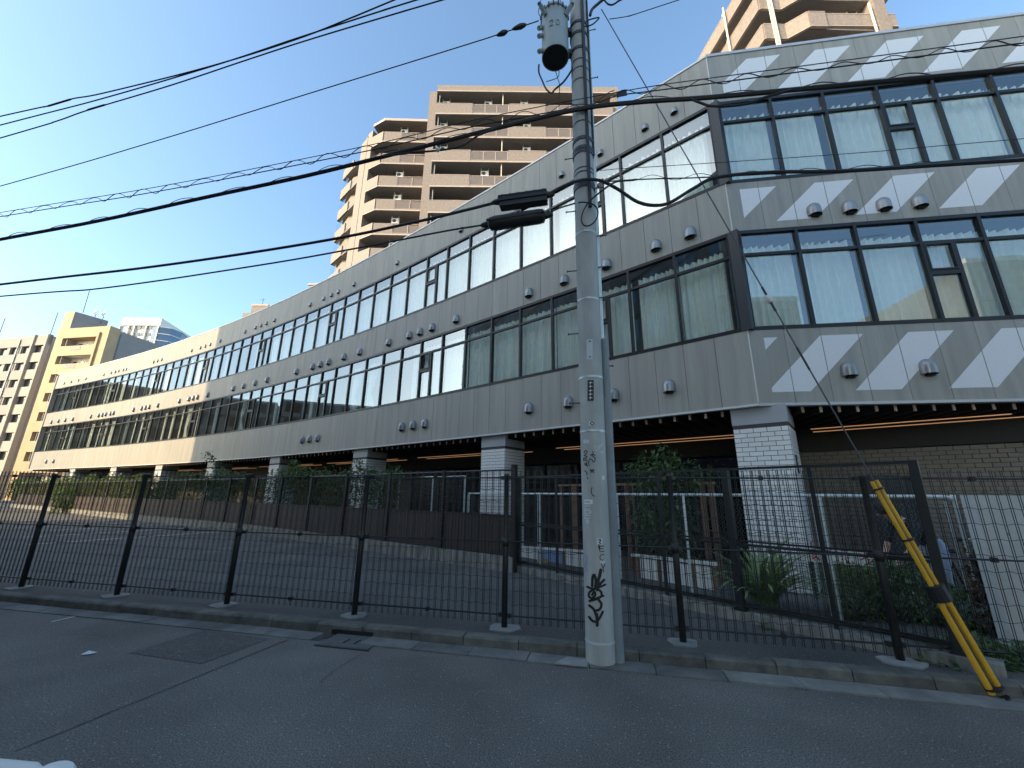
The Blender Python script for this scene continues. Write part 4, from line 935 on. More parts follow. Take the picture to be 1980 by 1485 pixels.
# pale concrete wall on the right
cw = thing('concrete_wall', 'smooth pale grey concrete wall behind the mesh at the right edge', 'wall', (6, 4.8, 0.05))
wa, wb = Vector((5.36, 4.95, 0.84)), Vector((11, 4.2, 0.84)); MB().beam(wa, wb, 0.16, 1.56).build('wall_slab', M_['concrete_pale'], cw)
wd = (wb-wa).normalized(); wn_ = Vector((wd.y, -wd.x, 0))
for u in (0.25, 0.85, 1.45, 2.05):
    for z in (0.45, 1.2):
        p = wa+wd*u; p = Vector((p.x, p.y, z))+wn_*0.081
        MB().lathe([(0.018, 0), (0.018, 0.003)], 12, Matrix.Translation(p) @ Matrix.Rotation(R(90), 4, 'X')).build('tie_hole', M_['concrete'], cw)
# black board
bb = thing('notice_board', 'black upright board standing behind the person near the concrete wall', 'board', (7.0, 7.1, 0.05))
MB().box(6.05, 7.02, 7.2, 7.25, 0.15, 1.97).build('panel', M_['black'], bb); [MB().box(x-0.03, x+0.03, 7.26, 7.3, 0.05, 1.9).build('leg', M_['steel'], bb) for x in (6.2, 6.9)]
# low sign strip with red marks
ls = thing('sign_strip', 'low pale board with red marks beyond the chain-link fence', 'sign', (5.2, 6.9, 0.8))
a, b = at_y(1556, 1072, 7.0), at_y(1720, 1084, 6.5); MB().beam(a, b, 0.03, 0.20).build('board', M_['white_panel'], ls)
MB().beam((a.x+0.1, a.y+0.03, 0.05), (a.x+0.1, a.y+0.03, a.z), 0.05).build('leg', M_['steel'], ls); MB().beam((b.x-0.1, b.y+0.03, 0.05), (b.x-0.1, b.y+0.03, b.z), 0.05).build('leg', M_['steel'], ls)
rg = random.Random(5); d = (b-a).normalized(); nn = Vector((d.y, -d.x, 0))*0.017
for c in (0.05, 0.14, 0.42, 0.5, 0.72, 0.8, 0.93):
    m = MB(); p = a+(b-a)*c+nn
    for _ in range(4):
        q = p+d*rg.uniform(-0.045, 0.045)+Vector((0, 0, rg.uniform(-0.06, 0.06))); e = d*rg.uniform(-0.05, 0.05)+Vector((0, 0, rg.uniform(-0.05, 0.05))); m.beam(q-e*0.7, q+e*0.7, 0.004, 0.016)
    m.build('red_mark', M_['red'], ls)
# plaque on the tiled column (dark square sign on its end face)
F = FR(0.06, 0.12) @ Matrix.Translation((0.458, 0.2, 2.15))
pq = thing('wall_plaque', 'small dark square plaque on the side of the nearest tiled column', 'sign', F.translation)
MB().box(0.0, 0.012, -0.07, 0.09, -0.16, 0.16).build('plate', M_['black'], pq, M=F)
m = MB()
for y, z, h in ((-0.02, 0.06, 0.04), (0.03, 0.05, 0.05), (0.0, -0.03, 0.03), (0.04, -0.07, 0.02)): m.box(0.0125, 0.0145, y-0.015, y+0.015, z-h/2, z+h/2)
m.build('mark', M_['white'], pq, M=F)
F = FR(0.06, 0.12) @ Matrix.Translation((0.458, 0.25, 0.72)); tag(MB().box(0.0, 0.006, -0.10, 0.08, -0.14, 0.14).build('sticker', M_['red'], M=F), 'small red notice stuck low on the nearest tiled column', 'notice')

# ================================================================== UTILITY POLE
PX0, PX1, PY, PZT = 0.897, 0.962, 4.53, 11.3
def paxis(z): return Vector((PX0+(PX1-PX0)*z/PZT, PY, z))
def prad(z): return 0.143-0.0022*z
def on_pole(x, y, lift=0.0015):
    r = ray(x, y); z = 3.0
    for _ in range(5):
        a = paxis(z); Rr = prad(z)+lift
        A_ = r.x*r.x+r.y*r.y; B_ = -2*(r.x*a.x+r.y*a.y); C_ = a.x*a.x+a.y*a.y-Rr*Rr
        D_ = max(0.0, B_*B_-4*A_*C_); k = (-B_-math.sqrt(D_))/(2*A_); z = EYE+r.z*k
    return Vector((r.x*k, r.y*k, z))
def pole_z(y): return on_pole(1160-43*(1285-y)/1285, y).z
up = thing('utility_pole', 'grey concrete utility pole with graffiti, stickers and step bolts at the kerb', 'utility pole', (PX0, PY, 0))
m = MB(); n = 28; zs = [0, 0.5, 1, 2, 3, 4, 5, 6, 7, 8, 9, 10, PZT]
for z in zs:
    a = paxis(z); m.v += [(a.x+prad(z)*math.cos(2*math.pi*k/n), a.y+prad(z)*math.sin(2*math.pi*k/n), z) for k in range(n)]
for i in range(len(zs)-1):
    for k in range(n): m.f.append((i*n+k, i*n+(k+1) % n, (i+1)*n+(k+1) % n, (i+1)*n+k))
m.f.append(tuple((len(zs)-1)*n+k for k in range(n))); smooth_angle(m.build('shaft', M_['pole'], up))
def ring(z, w, mt, name, extra=0.004, tilt=0.0):
    a = paxis(z); rr = prad(z)+extra
    o = MB().lathe([(rr-0.006, -w/2), (rr, -w/2), (rr, w/2), (rr-0.006, w/2)], 28, Matrix.Translation(a) @ Matrix.Rotation(tilt, 4, 'Y')).build(name, mt, up); smooth_angle(o); return o
for y in (1246, 832, 727, 575, 445, 330, 322, 232, 128, 112, 150): ring(pole_z(y), 0.022, M_['galv'] if y > 400 else M_['steel'], 'band')
for y in (290, 283, 350, 357, 265, 90, 60, 40): ring(pole_z(y), 0.05, M_['steel'], 'clamp', 0.012)
bolt = MB().tube([(0, 0, 0), (0.125, 0, 0.0)], 0.007, 6); bolt.tube([(0.12, 0, 0), (0.132, 0, 0)], 0.014, 6); bolt = bolt.mesh('step_bolt', M_['steel'])
for side, ys in ((-1, (775, 638, 575, 514, 397, 293, 255)), (1, (702, 567, 507, 446, 352, 337, 138, 45))):
    for y in ys:
        z = pole_z(y); a = paxis(z)
        inst('step_bolt', bolt, up, Matrix.Translation((a.x+side*(prad(z)-0.01), a.y-0.02, z)) @ Matrix.Rotation(0 if side > 0 else math.pi, 4, 'Z') @ Matrix.Rotation(R(-12), 4, 'Z'))
# conduits on the right side
def ptube(zz, ang, off, r, name, mt):
    pts = []
    for z in zz: a = paxis(z); pts.append((a.x+(prad(z)+off)*math.cos(ang), a.y+(prad(z)+off)*math.sin(ang), z))
    o = MB().tube(pts, r, 14).build(name, mt, up); smooth_angle(o); return o
ptube((0.0, 1.2, 2.62), R(-8), 0.03, 0.055, 'cable_guard', M_['conduit'])
ptube((2.45, 2.75, 3.1, 3.35), R(-6), 0.04, 0.042, 'cable_guard', M_['conduit'])
ptube((3.2, 5.0, 6.5, 8.6), R(4), 0.016, 0.028, 'riser_pipe', M_['galv'])
ptube((3.0, 4.8, 6.8, 9.5), R(25), 0.012, 0.02, 'riser_cable', M_['cable'])
ptube((6.0, 7.5, 9.5, 11.0), R(-20), 0.012, 0.016, 'riser_cable', M_['cable'])
ptube((5.1, 6.0, 8.0, 10.0), R(-75), 0.02, 0.024, 'riser_cable', M_['cable'])
# plates
def pole_patch(x0, y0, x1, y1, mt, name, lift=0.002, nx=4):
    m = MB()
    for i in range(nx+1):
        x = x0+(x1-x0)*i/nx; m.v += [tuple(on_pole(x, y0, lift)), tuple(on_pole(x, y1, lift))]
    for i in range(nx): m.f.append((2*i, 2*i+2, 2*i+3, 2*i+1))
    return m.build(name, mt, up)
def pole_stroke(pts, wpx, mt, m, lift=0.0035):
    P = [Vector((x, y, 0)) for x, y in pts]
    if len(P) > 2: P = spline(P, 4)
    prev = None
    for i, p in enumerate(P):
        d = (P[min(i+1, len(P)-1)]-P[max(i-1, 0)]); d = d.normalized() if d.length > 0 else Vector((1, 0, 0)); nn = Vector((-d.y, d.x, 0))*wpx/2
        a, b = on_pole(p.x+nn.x, p.y+nn.y, lift), on_pole(p.x-nn.x, p.y-nn.y, lift)
        if prev: m.quad(prev[0], prev[1], b, a)
        prev = (a, b)
    # round ends
    for p in (P[0], P[-1]):
        ring_ = [on_pole(p.x+wpx/2*math.cos(q*math.pi/4), p.y+wpx/2*math.sin(q*math.pi/4), lift+0.0004) for q in range(8)]; m.add(ring_, [tuple(range(8))])
nb = pole_patch(1134, 656, 1146, 695, M_['white'], 'number_plate', 0.004)
m = MB(); pole_stroke([(1139, 660), (1142, 660)], 2, None, m, 0.006); pole_stroke([(1139.5, 690), (1142, 690)], 2, None, m, 0.006); m.build('rivet', M_['black'], nb)
bp_ = pole_patch(1136, 735, 1148, 775, M_['black'], 'name_plate', 0.004)
m = MB()
for y in (740, 747, 755, 762, 769):
    pole_stroke([(1139, y), (1145, y)], 1.2, None, m, 0.006); pole_stroke([(1142, y-2), (1141, y+3)], 1.2, None, m, 0.006)
m.build('lettering', M_['white'], bp_)
def cz(o, s, L): return [(o[0]+x/s, o[1]+y/s) for x, y in L]
O6, S6 = (1000, 1000), 4.95
m = MB()
for w, L in ((6.2, [(800, 505), (790, 560), (772, 620), (765, 690)]), (5.2, [(718, 660), (722, 575), (738, 552), (752, 600), (748, 665)]), (5.0, [(832, 600), (795, 640), (765, 700)]), (4.2, [(670, 665), (720, 684), (790, 668), (845, 645)]),
             (7.0, [(775, 620), (765, 665), (770, 690)]), (4.4, [(742, 690), (695, 715), (685, 755), (715, 775), (748, 745), (738, 712), (718, 745)]), (4.6, [(770, 690), (803, 715), (806, 752), (772, 780), (700, 800)]), (4.4, [(690, 802), (745, 782), (825, 752)]),
             (5.0, [(772, 782), (806, 830), (792, 880), (752, 896)]), (5.0, [(690, 845), (735, 885), (762, 960)]), (4.8, [(688, 955), (718, 990), (758, 1000), (792, 960), (820, 905)]), (6.0, [(762, 930), (766, 1000), (766, 1036)])):
    pole_stroke(cz(O6, S6, L), w, None, m)
m.build('black_graffiti', M_['black'], up)
O7, S7 = (1100, 780), 8.25
m = MB()
for L in ([(245, 790), (255, 758), (285, 755), (290, 780), (265, 815), (245, 830), (290, 850)], [(285, 850), (265, 880), (240, 870), (235, 910), (275, 900), (290, 930)], [(250, 960), (265, 990), (285, 960), (270, 950), (300, 1010)], [(250, 1075), (265, 1085), (290, 1110), (285, 1140)], [(290, 1180), (305, 1200)],
          [(345, 825), (375, 815), (420, 830)], [(375, 770), (390, 800), (365, 830)], [(320, 990), (315, 930), (335, 885), (370, 900), (385, 935), (410, 920), (420, 880), (395, 850), (375, 840)], [(340, 1045), (395, 1105)], [(395, 1045), (350, 1105)], [(335, 1075), (405, 1075)], [(370, 1340), (355, 1390), (375, 1460), (410, 1480)], [(340, 320), (370, 295), (400, 320), (370, 345), (340, 320)]):
    pole_stroke(cz(O7, S7, L), 1.7, None, m)
for L in ([(1160, 1056), (1168, 1056)], [(1160, 1056), (1160, 1066), (1168, 1066)], [(1160, 1061), (1166, 1061)], [(1168, 1072), (1161, 1074), (1161, 1082), (1168, 1083)], [(1163, 1090), (1166, 1098), (1170, 1090)], [(1166, 1098), (1167, 1106)]):
    pole_stroke(L, 1.5, None, m)
m.build('thin_graffiti', M_['black'], up)
m = MB()
for L in ([(410, 690), (440, 680), (470, 710), (460, 745), (430, 740), (410, 690)], [(490, 665), (495, 700)], [(530, 640), (495, 700), (490, 720)], [(490, 780), (540, 765), (530, 805)]): pole_stroke(cz(O7, S7, L), 1.6, None, m)
m.build('pale_graffiti', M_['white'], up)
m = MB(); pole_stroke([(1131, 1070), (1135, 1082), (1132, 1095), (1136, 1105)], 1.8, None, m); m.build('blue_graffiti', M_['pale_blue'], up)
for x0, y0, x1, y1 in ((1130, 966, 1146, 975), (1130, 978, 1141, 985), (1130, 987, 1143, 993), (1130, 996, 1141, 1003), (1133, 1005, 1139, 1012), (1160, 1082, 1170, 1090), (1154, 1041, 1165, 1053), (1164, 920, 1169, 928), (1139, 815, 1149, 823), (1128, 850, 1139, 857)):
    o = pole_patch(x0, y0, x1, y1, M_['white'], 'sticker', 0.0025)
m = MB(); pole_stroke([(1157, 1044), (1162, 1044), (1159, 1049), (1162, 1051)], 2.0, None, m, 0.005); pole_stroke([(1158, 1053), (1158, 1060)], 2.2, None, m, 0.005); m.build('sticker_mark', M_['black'], up)
m = MB()
for y in (970.5, 981.5, 990, 999.5): pole_stroke([(1132, y), (1135, y)], 2.0, None, m, 0.0042); pole_stroke([(1137, y), (1139.5, y)], 2.0, None, m, 0.0042)
m.build('sticker_mark', M_['conduit'], up)

# transformer
TX, TY, TZ0, TZ1, TR = 0.578, 4.5, 7.76, 8.58, 0.198
tf = thing('pole_transformer', 'grey cylindrical transformer marked 20 hung on the utility pole', 'transformer', (TX, TY, TZ0))
o = MB().lathe([(0.02, 0.012), (TR-0.012, 0.012), (TR-0.012, 0.0), (TR, 0.0), (TR, 0.8), (TR-0.01, 0.82)], 32, Matrix.Translation((TX, TY, TZ0))).build('tank', M_['transformer'], tf); smooth_angle(o)
MB().lathe([(0.01, 0.0), (TR-0.014, 0.0), (TR-0.014, 0.006)], 32, Matrix.Translation((TX, TY, TZ0+0.003))).build('base_plate', M_['black'], tf)
o = MB().lathe([(TR+0.012, 0.80), (TR+0.014, 0.83), (TR*0.9, 0.86), (TR*0.5, 0.90), (0.01, 0.91)], 32, Matrix.Translation((TX, TY, TZ0))).build('lid', M_['transformer'], tf); smooth_angle(o)
m = MB()
for k in range(18):
    a = 2*math.pi*k/18; m.tube([(TX+(TR+0.012)*math.cos(a), TY+(TR+0.012)*math.sin(a), TZ0+0.775), (TX+(TR+0.012)*math.cos(a), TY+(TR+0.012)*math.sin(a), TZ0+0.85)], 0.012, 6)
m.build('lid_bolts', M_['steel'], tf)
MB().tube([(TX-0.05+0.03*math.cos(t), TY-0.1, TZ0+0.97+0.03*math.sin(t)) for t in np.linspace(0, 6.3, 10)], 0.009, 5).build('lifting_eye', M_['galv'], tf)
for sx in (-1, 1):
    b = MB().tube([(TX+sx*0.14, TY-0.13, TZ0+0.66), (TX+sx*0.225, TY-0.17, TZ0+0.80)], [0.036, 0.032], 12).build('bushing', M_['conduit'], tf)
    MB().tube([(TX+sx*0.225, TY-0.17, TZ0+0.79), (TX+sx*0.25, TY-0.18, TZ0+0.83)], 0.026, 8).build('bushing_cap', M_['cable'], b)
for z in (TZ0+0.55, TZ0+0.12):
    m = MB(); m.beam((TX+TR-0.03, TY+0.03, z), (PX1-0.1, PY, z+0.02), 0.06, 0.12); m.beam((TX+TR-0.02, TY-0.06, z-0.08), (PX1-0.12, PY-0.02, z-0.03), 0.04, 0.05); m.build('bracket', M_['steel'], tf)
for z, sgn in ((TZ0+0.52, 1), (TZ0+0.36, 1), (TZ0+0.06, 1)): MB().tube([(TX-TR-0.0, TY-0.06, z), (TX-TR-0.05, TY-0.09, z-0.06)], 0.032, 8).build('terminal', M_['transformer'], tf)
def on_tank(u, v): a = math.radians(-97)+u/TR; return (TX+(TR+0.003)*math.cos(a), TY+(TR+0.003)*math.sin(a), TZ0+0.42+v)
m = MB()
m.tube([on_tank(u-0.045, v) for u, v in ((-0.03, 0.03), (-0.022, 0.05), (0.0, 0.055), (0.02, 0.045), (0.02, 0.02), (-0.03, -0.05), (0.025, -0.05))], 0.005, 5)
m.tube([on_tank(0.045+0.026*math.cos(t), 0.052*math.sin(t)) for t in np.linspace(0, 6.28, 14)], 0.005, 5)
m.build('number', M_['conduit'], tf)

# ================================================================== OVERHEAD CABLES (in the vertical plane of the pole line)
def cpt(x, y, off=0.0):
    A_ = (0.93+nS.x*(-0.17+off), 4.53+nS.y*(-0.17+off)); return at_plane(x, y, A_, (A_[0]+dS.x, A_[1]+dS.y))
GRP = 'overhead cables on the utility pole'
def cable(label, pts, r, off=0.0, extL=12, extR=8, n=6, mt='cable', lash=None):
    P = [cpt(x, y, off) for x, y in pts]
    if pts[0][0] <= 2: d = (P[0]-P[1]).normalized(); d.z *= 0.8; P = [P[0]+d*extL] + P
    if pts[-1][0] >= 1978 or pts[-1][1] <= 2: d = (P[-1]-P[-2]).normalized(); P = P+[P[-1]+d*extR]
    S_ = spline(P, 7); o = MB().tube(S_, r, n).build('cable', M_[mt]); smooth_angle(o); tag(o, label, 'cable', GRP)
    if lash:
        L = [0]
        for a, b in zip(S_[:-1], S_[1:]): L.append(L[-1]+(b-a).length)
        am, per, rr = lash; q = []
        t = 0
        while t < L[-1]:
            i = max(0, min(len(L)-2, int(np.searchsorted(L, t))-1)); f = (t-L[i])/max(1e-6, L[i+1]-L[i]); p = S_[i]+(S_[i+1]-S_[i])*f
            q.append(p+Vector((0, 0, am*0.6+am*math.sin(2*math.pi*t/per+0.6*math.sin(t*1.7))))+nS*(-0.02*math.cos(2*math.pi*t/per))); t += per/10
        l = MB().tube(q, rr, 4).build('lashing', M_[mt], o)
    return o
cable('upper of the three thin cables converging at the top left', [(0, 225), (88, 206), (140, 191), (200, 180), (400, 130), (570, 77), (690, 30), (762, 0)], 0.013)
cable('middle of the three thin cables converging at the top left', [(0, 242), (200, 190), (420, 125), (580, 72), (760, 14), (805, 0)], 0.013, 0.1)
cable('lower of the three thin cables converging at the top left', [(0, 267), (110, 234), (170, 213), (330, 165), (480, 115), (600, 76), (780, 22), (855, 0)], 0.013, 0.2)
cable('single cable with two insulators running down left from the transformer', [(0, 360), (300, 273), (600, 180), (900, 87), (968, 65), (1042, 40)], 0.009, 0.05)
cable('upper strand of the spiral-lashed pair left of the pole', [(0, 411), (300, 362), (690, 286), (900, 236), (1060, 203), (1195, 178)], 0.006)
cable('lower strand of the spiral-lashed pair left of the pole', [(0, 419), (300, 371), (690, 296), (900, 248), (1080, 214), (1140, 203), (1195, 184)], 0.008, lash=(0.06, 0.62, 0.006))
cable('thick black trunk cable crossing in front of the pole', [(0, 463), (200, 425), (400, 381), (600, 338), (800, 288), (960, 248), (1120, 211), (1240, 197), (1375, 188), (1595, 168), (1980, 133)], 0.030, lash=(0.045, 0.95, 0.006))
cable('slack bypass cable hanging under the trunk cable left of the pole', [(720, 306), (790, 296), (846, 291), (890, 283), (925, 262), (960, 248)], 0.014, -0.03)
cable('slack bypass cable hanging under the trunk cable right of the pole', [(1335, 191), (1355, 199), (1376, 205), (1420, 204), (1450, 199), (1480, 188), (1530, 174)], 0.016, -0.03)
cable('cable entering the upper black splice case from the left', [(0, 550), (300, 515), (600, 470), (800, 430), (962, 391)], 0.020)
cable('twisted thin cable entering the lower black splice case from the left', [(0, 573), (200, 557), (500, 513), (700, 478), (860, 447), (942, 434)], 0.012)
cable('cable from the upper splice case wrapping the pole and dipping to the right', [(1058, 377), (1085, 362), (1110, 352), (1135, 347), (1163, 350), (1195, 366), (1230, 389), (1262, 397), (1295, 392), (1340, 365), (1386, 343), (1492, 333), (1643, 330), (1980, 309)], 0.020, -0.02)
cable('short lead from the lower splice case to the pole', [(1054, 416), (1080, 403), (1112, 393)], 0.010)
cable('thin lashed cable leaving the pole to the right across the window', [(1165, 352), (1200, 349), (1234, 347), (1290, 345), (1400, 341), (1980, 308)], 0.008, 0.05, lash=(0.03, 0.55, 0.004))
cable('fine wire leaving the pole to the right above the lashed cable', [(1160, 329), (1170, 329), (1200, 326), (1300, 320), (1640, 297), (1980, 268)], 0.004)
cable('upper strand of the spiral-lashed pair over the striped facade', [(1195, 178), (1300, 161), (1600, 121), (1980, 70)], 0.006)
cable('lower strand of the spiral-lashed pair over the striped facade', [(1195, 184), (1300, 171), (1600, 132), (1980, 83)], 0.008, lash=(0.045, 0.5, 0.006))
cable('thin service wire running from the pole top to the upper right', [(1178, 37), (1215, 31), (1260, 17), (1312, 0)], 0.006)
cable('small coil of cable looped against the pole', [(1138, 390), (1128, 408), (1124, 425), (1130, 436), (1142, 435), (1153, 424), (1156, 408), (1148, 396), (1130, 391), (1118, 392)], 0.009, -0.06)
cable('lead rising from the coil to the thin cable on the right', [(1138, 390), (1165, 368), (1190, 352), (1215, 349), (1232, 347)], 0.011, -0.05)
# dangling leads at the transformer
cable('lead running up from the left transformer bushing', [(1046, 33), (1041, 24), (1044, 10), (1046, 0)], 0.006, 0.05, extR=1.0)
cable('lead running up from behind the transformer', [(1092, 16), (1086, 8), (1083, 0)], 0.007, 0.1, extR=1.0)
cable('thick sleeved lead looping below the transformer', [(1042, 125), (1042, 140), (1048, 155), (1056, 172), (1066, 180), (1074, 172), (1090, 158), (1104, 138), (1112, 122)], 0.013, 0.1)
cable('thin lead hanging from the transformer base, left of two', [(1074, 137), (1078, 150), (1082, 165), (1081, 190)], 0.006, 0.1)
cable('thin lead hanging from the transformer base, right of two', [(1081, 137), (1078, 150), (1056, 158)], 0.006, 0.12)
cable('heavy elbow cable at the pole top right of the shaft', [(1141, 30), (1145, 18), (1158, 6), (1165, 0)], 0.022, 0.1, extR=0.8)
cable('looped cable hanging at the pole top right', [(1168, 0), (1176, 8), (1185, 9), (1196, 2), (1200, 0)], 0.012, 0.1, extR=0.6)
cable('cable bight curving off the pole beside the riser', [(1128, 52), (1144, 48), (1156, 38), (1157, 34), (1140, 38), (1134, 42)], 0.010, 0.05)
# strain insulators, tags, splice cases
for x0, y0, x1, y1, lab in ((960, 69, 982, 60, 'dark strain insulator, lower of two on the transformer cable'), (990, 57, 1018, 47, 'dark strain insulator, upper of two on the transformer cable')):
    a, b = cpt(x0, y0, 0.05), cpt(x1, y1, 0.05); d = (b-a)
    o = MB().tube([a, a+d*0.25, a+d*0.6, a+d*0.85, b], [0.012, 0.03, 0.042, 0.03, 0.012], 8).build('insulator', M_['cable']); smooth_angle(o); tag(o, lab, 'insulator', 'cable insulators')
for x0, y0, x1, y1, r, lab in ((90, 206, 140, 191, 0.018, 'black sleeve on the upper thin cable at top left'), (168, 213, 205, 202, 0.018, 'black sleeve on the lowest thin cable at top left'), (968, 66, 972, 65, 0.0, '')):
    if r:
        a, b = cpt(x0, y0, 0.0 if y0 < 210 else 0.2), cpt(x1, y1, 0.0 if y0 < 210 else 0.2); tag(MB().tube([a, a+(b-a)*0.1, a+(b-a)*0.9, b], [0.01, r, r, 0.01], 8).build('cable_sleeve', M_['cable']), lab, 'sleeve', 'cable sleeves')
for x0, y0, x1, y1, lab, rib in ((965, 390, 1058, 377, 'upper black box-shaped splice case on the cable left of the pole', True), (944, 434, 1054, 417, 'lower rounded black splice case on the cable left of the pole', False)):
    a, b = cpt(x0, y0), cpt(x1, y1); d = (b-a).normalized(); t = thing('splice_case', lab, 'splice case', (a+b)/2, 'cable splice cases')
    if rib:
        MB().beam(a, b, 0.15, 0.085).build('upper_shell', M_['cable'], t); MB().beam(a+Vector((0, 0, -0.08))+d*0.02, b+Vector((0, 0, -0.08))-d*0.0, 0.12, 0.07).build('lower_shell', M_['cable'], t)
        m = MB()
        for k in range(6): p = a+(b-a)*(0.08+0.168*k); m.beam(p+Vector((0, 0, 0.002)), p+d*0.014+Vector((0, 0, 0.002)), 0.158, 0.092)
        m.beam(a+nS*-0.077+Vector((0, 0, 0.02)), b+nS*-0.077+Vector((0, 0, 0.02)), 0.008, 0.008); m.build('ribs', M_['black'], t)
    else:
        o = MB().tube([a, a+(b-a)*0.04, a+(b-a)*0.12, a+(b-a)*0.88, a+(b-a)*0.97, b], [0.05, 0.085, 0.095, 0.095, 0.085, 0.045], 8).build('shell', M_['cable'], t); smooth_angle(o, 50)
        MB().beam(a+Vector((0, 0, -0.0))+nS*-0.09, b+nS*-0.09, 0.02, 0.03).build('seam', M_['black'], t)
    for p, s in ((a, -1), (b, 1)): o = MB().tube([p, p+d*s*0.06, p+d*s*0.10], [0.045, 0.035, 0.02], 8).build('nozzle', M_['cable'], t)
a, b = cpt(1192, 183), cpt(1212, 179); tag(MB().beam(a, b, 0.012, 0.09).build('cable_tag', M_['black']), 'small black rectangular tag on the lashed pair right of the pole', 'tag')
a = cpt(846, 289, -0.05); o = MB().lathe([(0.0, -0.03), (0.03, -0.02), (0.04, 0.0), (0.03, 0.02), (0.0, 0.03)], 10, Matrix.Translation(a) @ Matrix.Rotation(R(80), 4, 'Y')).build('cable_marker', M_['insul']); smooth_angle(o); tag(o, 'small white round marker hanging under the trunk cable', 'marker')

# ================================================================== GUY WIRE with yellow guard
GA = Vector((4.02, 3.88, 0.0)); GT = at_y(1163, 18, 4.47)
gw = thing('guy_wire', 'steel guy wire with yellow guard sleeve anchored at the kerb on the right', 'guy wire', GA)
gd = (GT-GA).normalized()
def proj(p):
    Z = p.z-EYE; dd = p.y*math.cos(PITCH)+Z*math.sin(PITCH); u = p.x/dd; w = (-p.y*math.sin(PITCH)+Z*math.cos(PITCH))/dd
    c, s = math.cos(ROLL), math.sin(ROLL); return CXP+FPX*(c*u+s*w), CYP-FPX*(-s*u+c*w)
def gpar(y):
    lo, hi = 0.0, (GT-GA).length
    for _ in range(40):
        mid = (lo+hi)/2
        if proj(GA+gd*mid)[1] > y: lo = mid
        else: hi = mid
    return lo
MB().tube([GA+gd*0.05, GT], 0.0075, 6).build('strand', M_['wire'], gw)
sd = gd.cross(Vector((0, 1, 0))).normalized()
g0, g1, g2 = 0.04, gpar(1160), gpar(930)
def half(l0, l1, off, r0, r1, nm): o = MB().tube([GA+gd*l0+sd*off*r0, GA+gd*l1+sd*off*r1], [r0*0.62, r1*0.62], 10).build(nm, M_['yellow'], gw); smooth_angle(o)
half(g0, g1, 1, 0.039, 0.036, 'guard_sleeve'); half(g0, g1, -1, 0.039, 0.036, 'guard_sleeve'); half(g1-0.05, g2, 0.8, 0.032, 0.028, 'guard_sleeve'); half(g1-0.05, g2, -0.8, 0.032, 0.028, 'guard_sleeve')
for y, w, r in ((1146, 0.13, 0.07), (1330, 0.015, 0.066), (1043, 0.015, 0.05), (945, 0.015, 0.048), (1349, 0.012, 0.068)):
    l = gpar(y); MB().tube([GA+gd*(l-w/2), GA+gd*(l+w/2)], r, 12).build('strap', M_['cable'], gw)
l = gpar(578); Mx = (gd.to_track_quat('Z', 'Y').to_matrix().to_4x4()); Mx.translation = GA+gd*l
o = MB().lathe([(0.012, -0.05), (0.03, -0.045), (0.036, -0.02), (0.036, 0.02), (0.03, 0.045), (0.012, 0.05)], 12, Mx).build('insulator', M_['insul'], gw); smooth_angle(o)
for s in (-1, 1): MB().tube([GA+gd*(l+s*0.05), GA+gd*(l+s*0.16)], 0.013, 6).build('grip', M_['steel'], gw)
MB().tube([GA+gd*(gpar(712)-0.02), GA+gd*(gpar(712)+0.25)], 0.011, 6).build('grip', M_['steel'], gw)

# ================================================================== PLANTS
def leaves(cloud, n, size, seed, droop=0.3, aspect=0.55):
    """cloud(rng)->point; many small folded leaf faces"""
    rg = random.Random(seed); m = MB()
    for _ in range(n):
        p = cloud(rg)
        if p is None: continue
        s = size*rg.uniform(0.6, 1.35)
        d = Vector((rg.gauss(0, 1), rg.gauss(0, 1), rg.gauss(-droop, 0.6))).normalized(); q = d.cross(Vector((rg.gauss(0, 0.4), rg.gauss(0, 0.4), 1))).normalized(); nn = d.cross(q)
        a = p; b = p+d*s*0.5+q*s*aspect*0.5+nn*s*0.06; c = p+d*s; e = p+d*s*0.5-q*s*aspect*0.5+nn*s*0.06
        m.add([a, b, c, e], [(0, 1, 2), (0, 2, 3)])
    return m
def hz(t): return 2.24+0.16*math.sin(t*1.3)+0.12*math.sin(t*3.1+1)+0.10*math.sin(t*7.3)
def hedge_cloud(t0, t1, zlo, bump=0.0, dens=None):
    def f(rg):
        t = rg.uniform(t0, t1); w = abs(rg.gauss(0, 0.2))+0.12
        if dens and rg.random() > dens(t): return None
        top = hz(t)+bump; z = zlo+(top-zlo)*rg.random()**0.6
        return P1.at(t, min(w, 0.6), z)
    return f
hd_ = thing('climbing_hedge', 'shaded leafy hedge climbing behind the middle of the brown rear fence', 'hedge', P1.at(12, 0.5, 0.05))
leaves(hedge_cloud(4.2, 26, 0.5, 0.0, lambda t: 0.35+0.65*max(0, math.sin(t*0.9)*0.5+0.5) if t > 8 else 0.75), 22000, 0.11, 1).build('foliage', M_['leaf_dark'], hd_)
leaves(hedge_cloud(5, 24, 1.7, 0.20, lambda t: max(0, math.sin(t*0.75+0.5))), 8000, 0.11, 2).build('foliage', M_['leaf'], hd_)
m = MB(); rg = random.Random(4)
for _ in range(70):
    t = rg.uniform(4.5, 26); p = P1.at(t, rg.uniform(0.2, 0.7), 0.06); q = P1.at(t+rg.uniform(-0.8, 0.8), rg.uniform(0.2, 0.7), rg.uniform(1.6, 2.4)); m.tube([p, (p+q)/2+Vector((rg.uniform(-.15, .15), 0, 0)), q], 0.008, 4, False)
m.build('stem', M_['stem'], hd_)
hl = thing('climbing_hedge', 'sunlit yellow-green hedge over the far left end of the rear fence', 'hedge', P1.at(38, 0.5, 0.05))
leaves(hedge_cloud(24, P1.c[-1], 0.7, 0.12), 15000, 0.13, 5).build('foliage', M_['leaf'], hl)
m = MB()
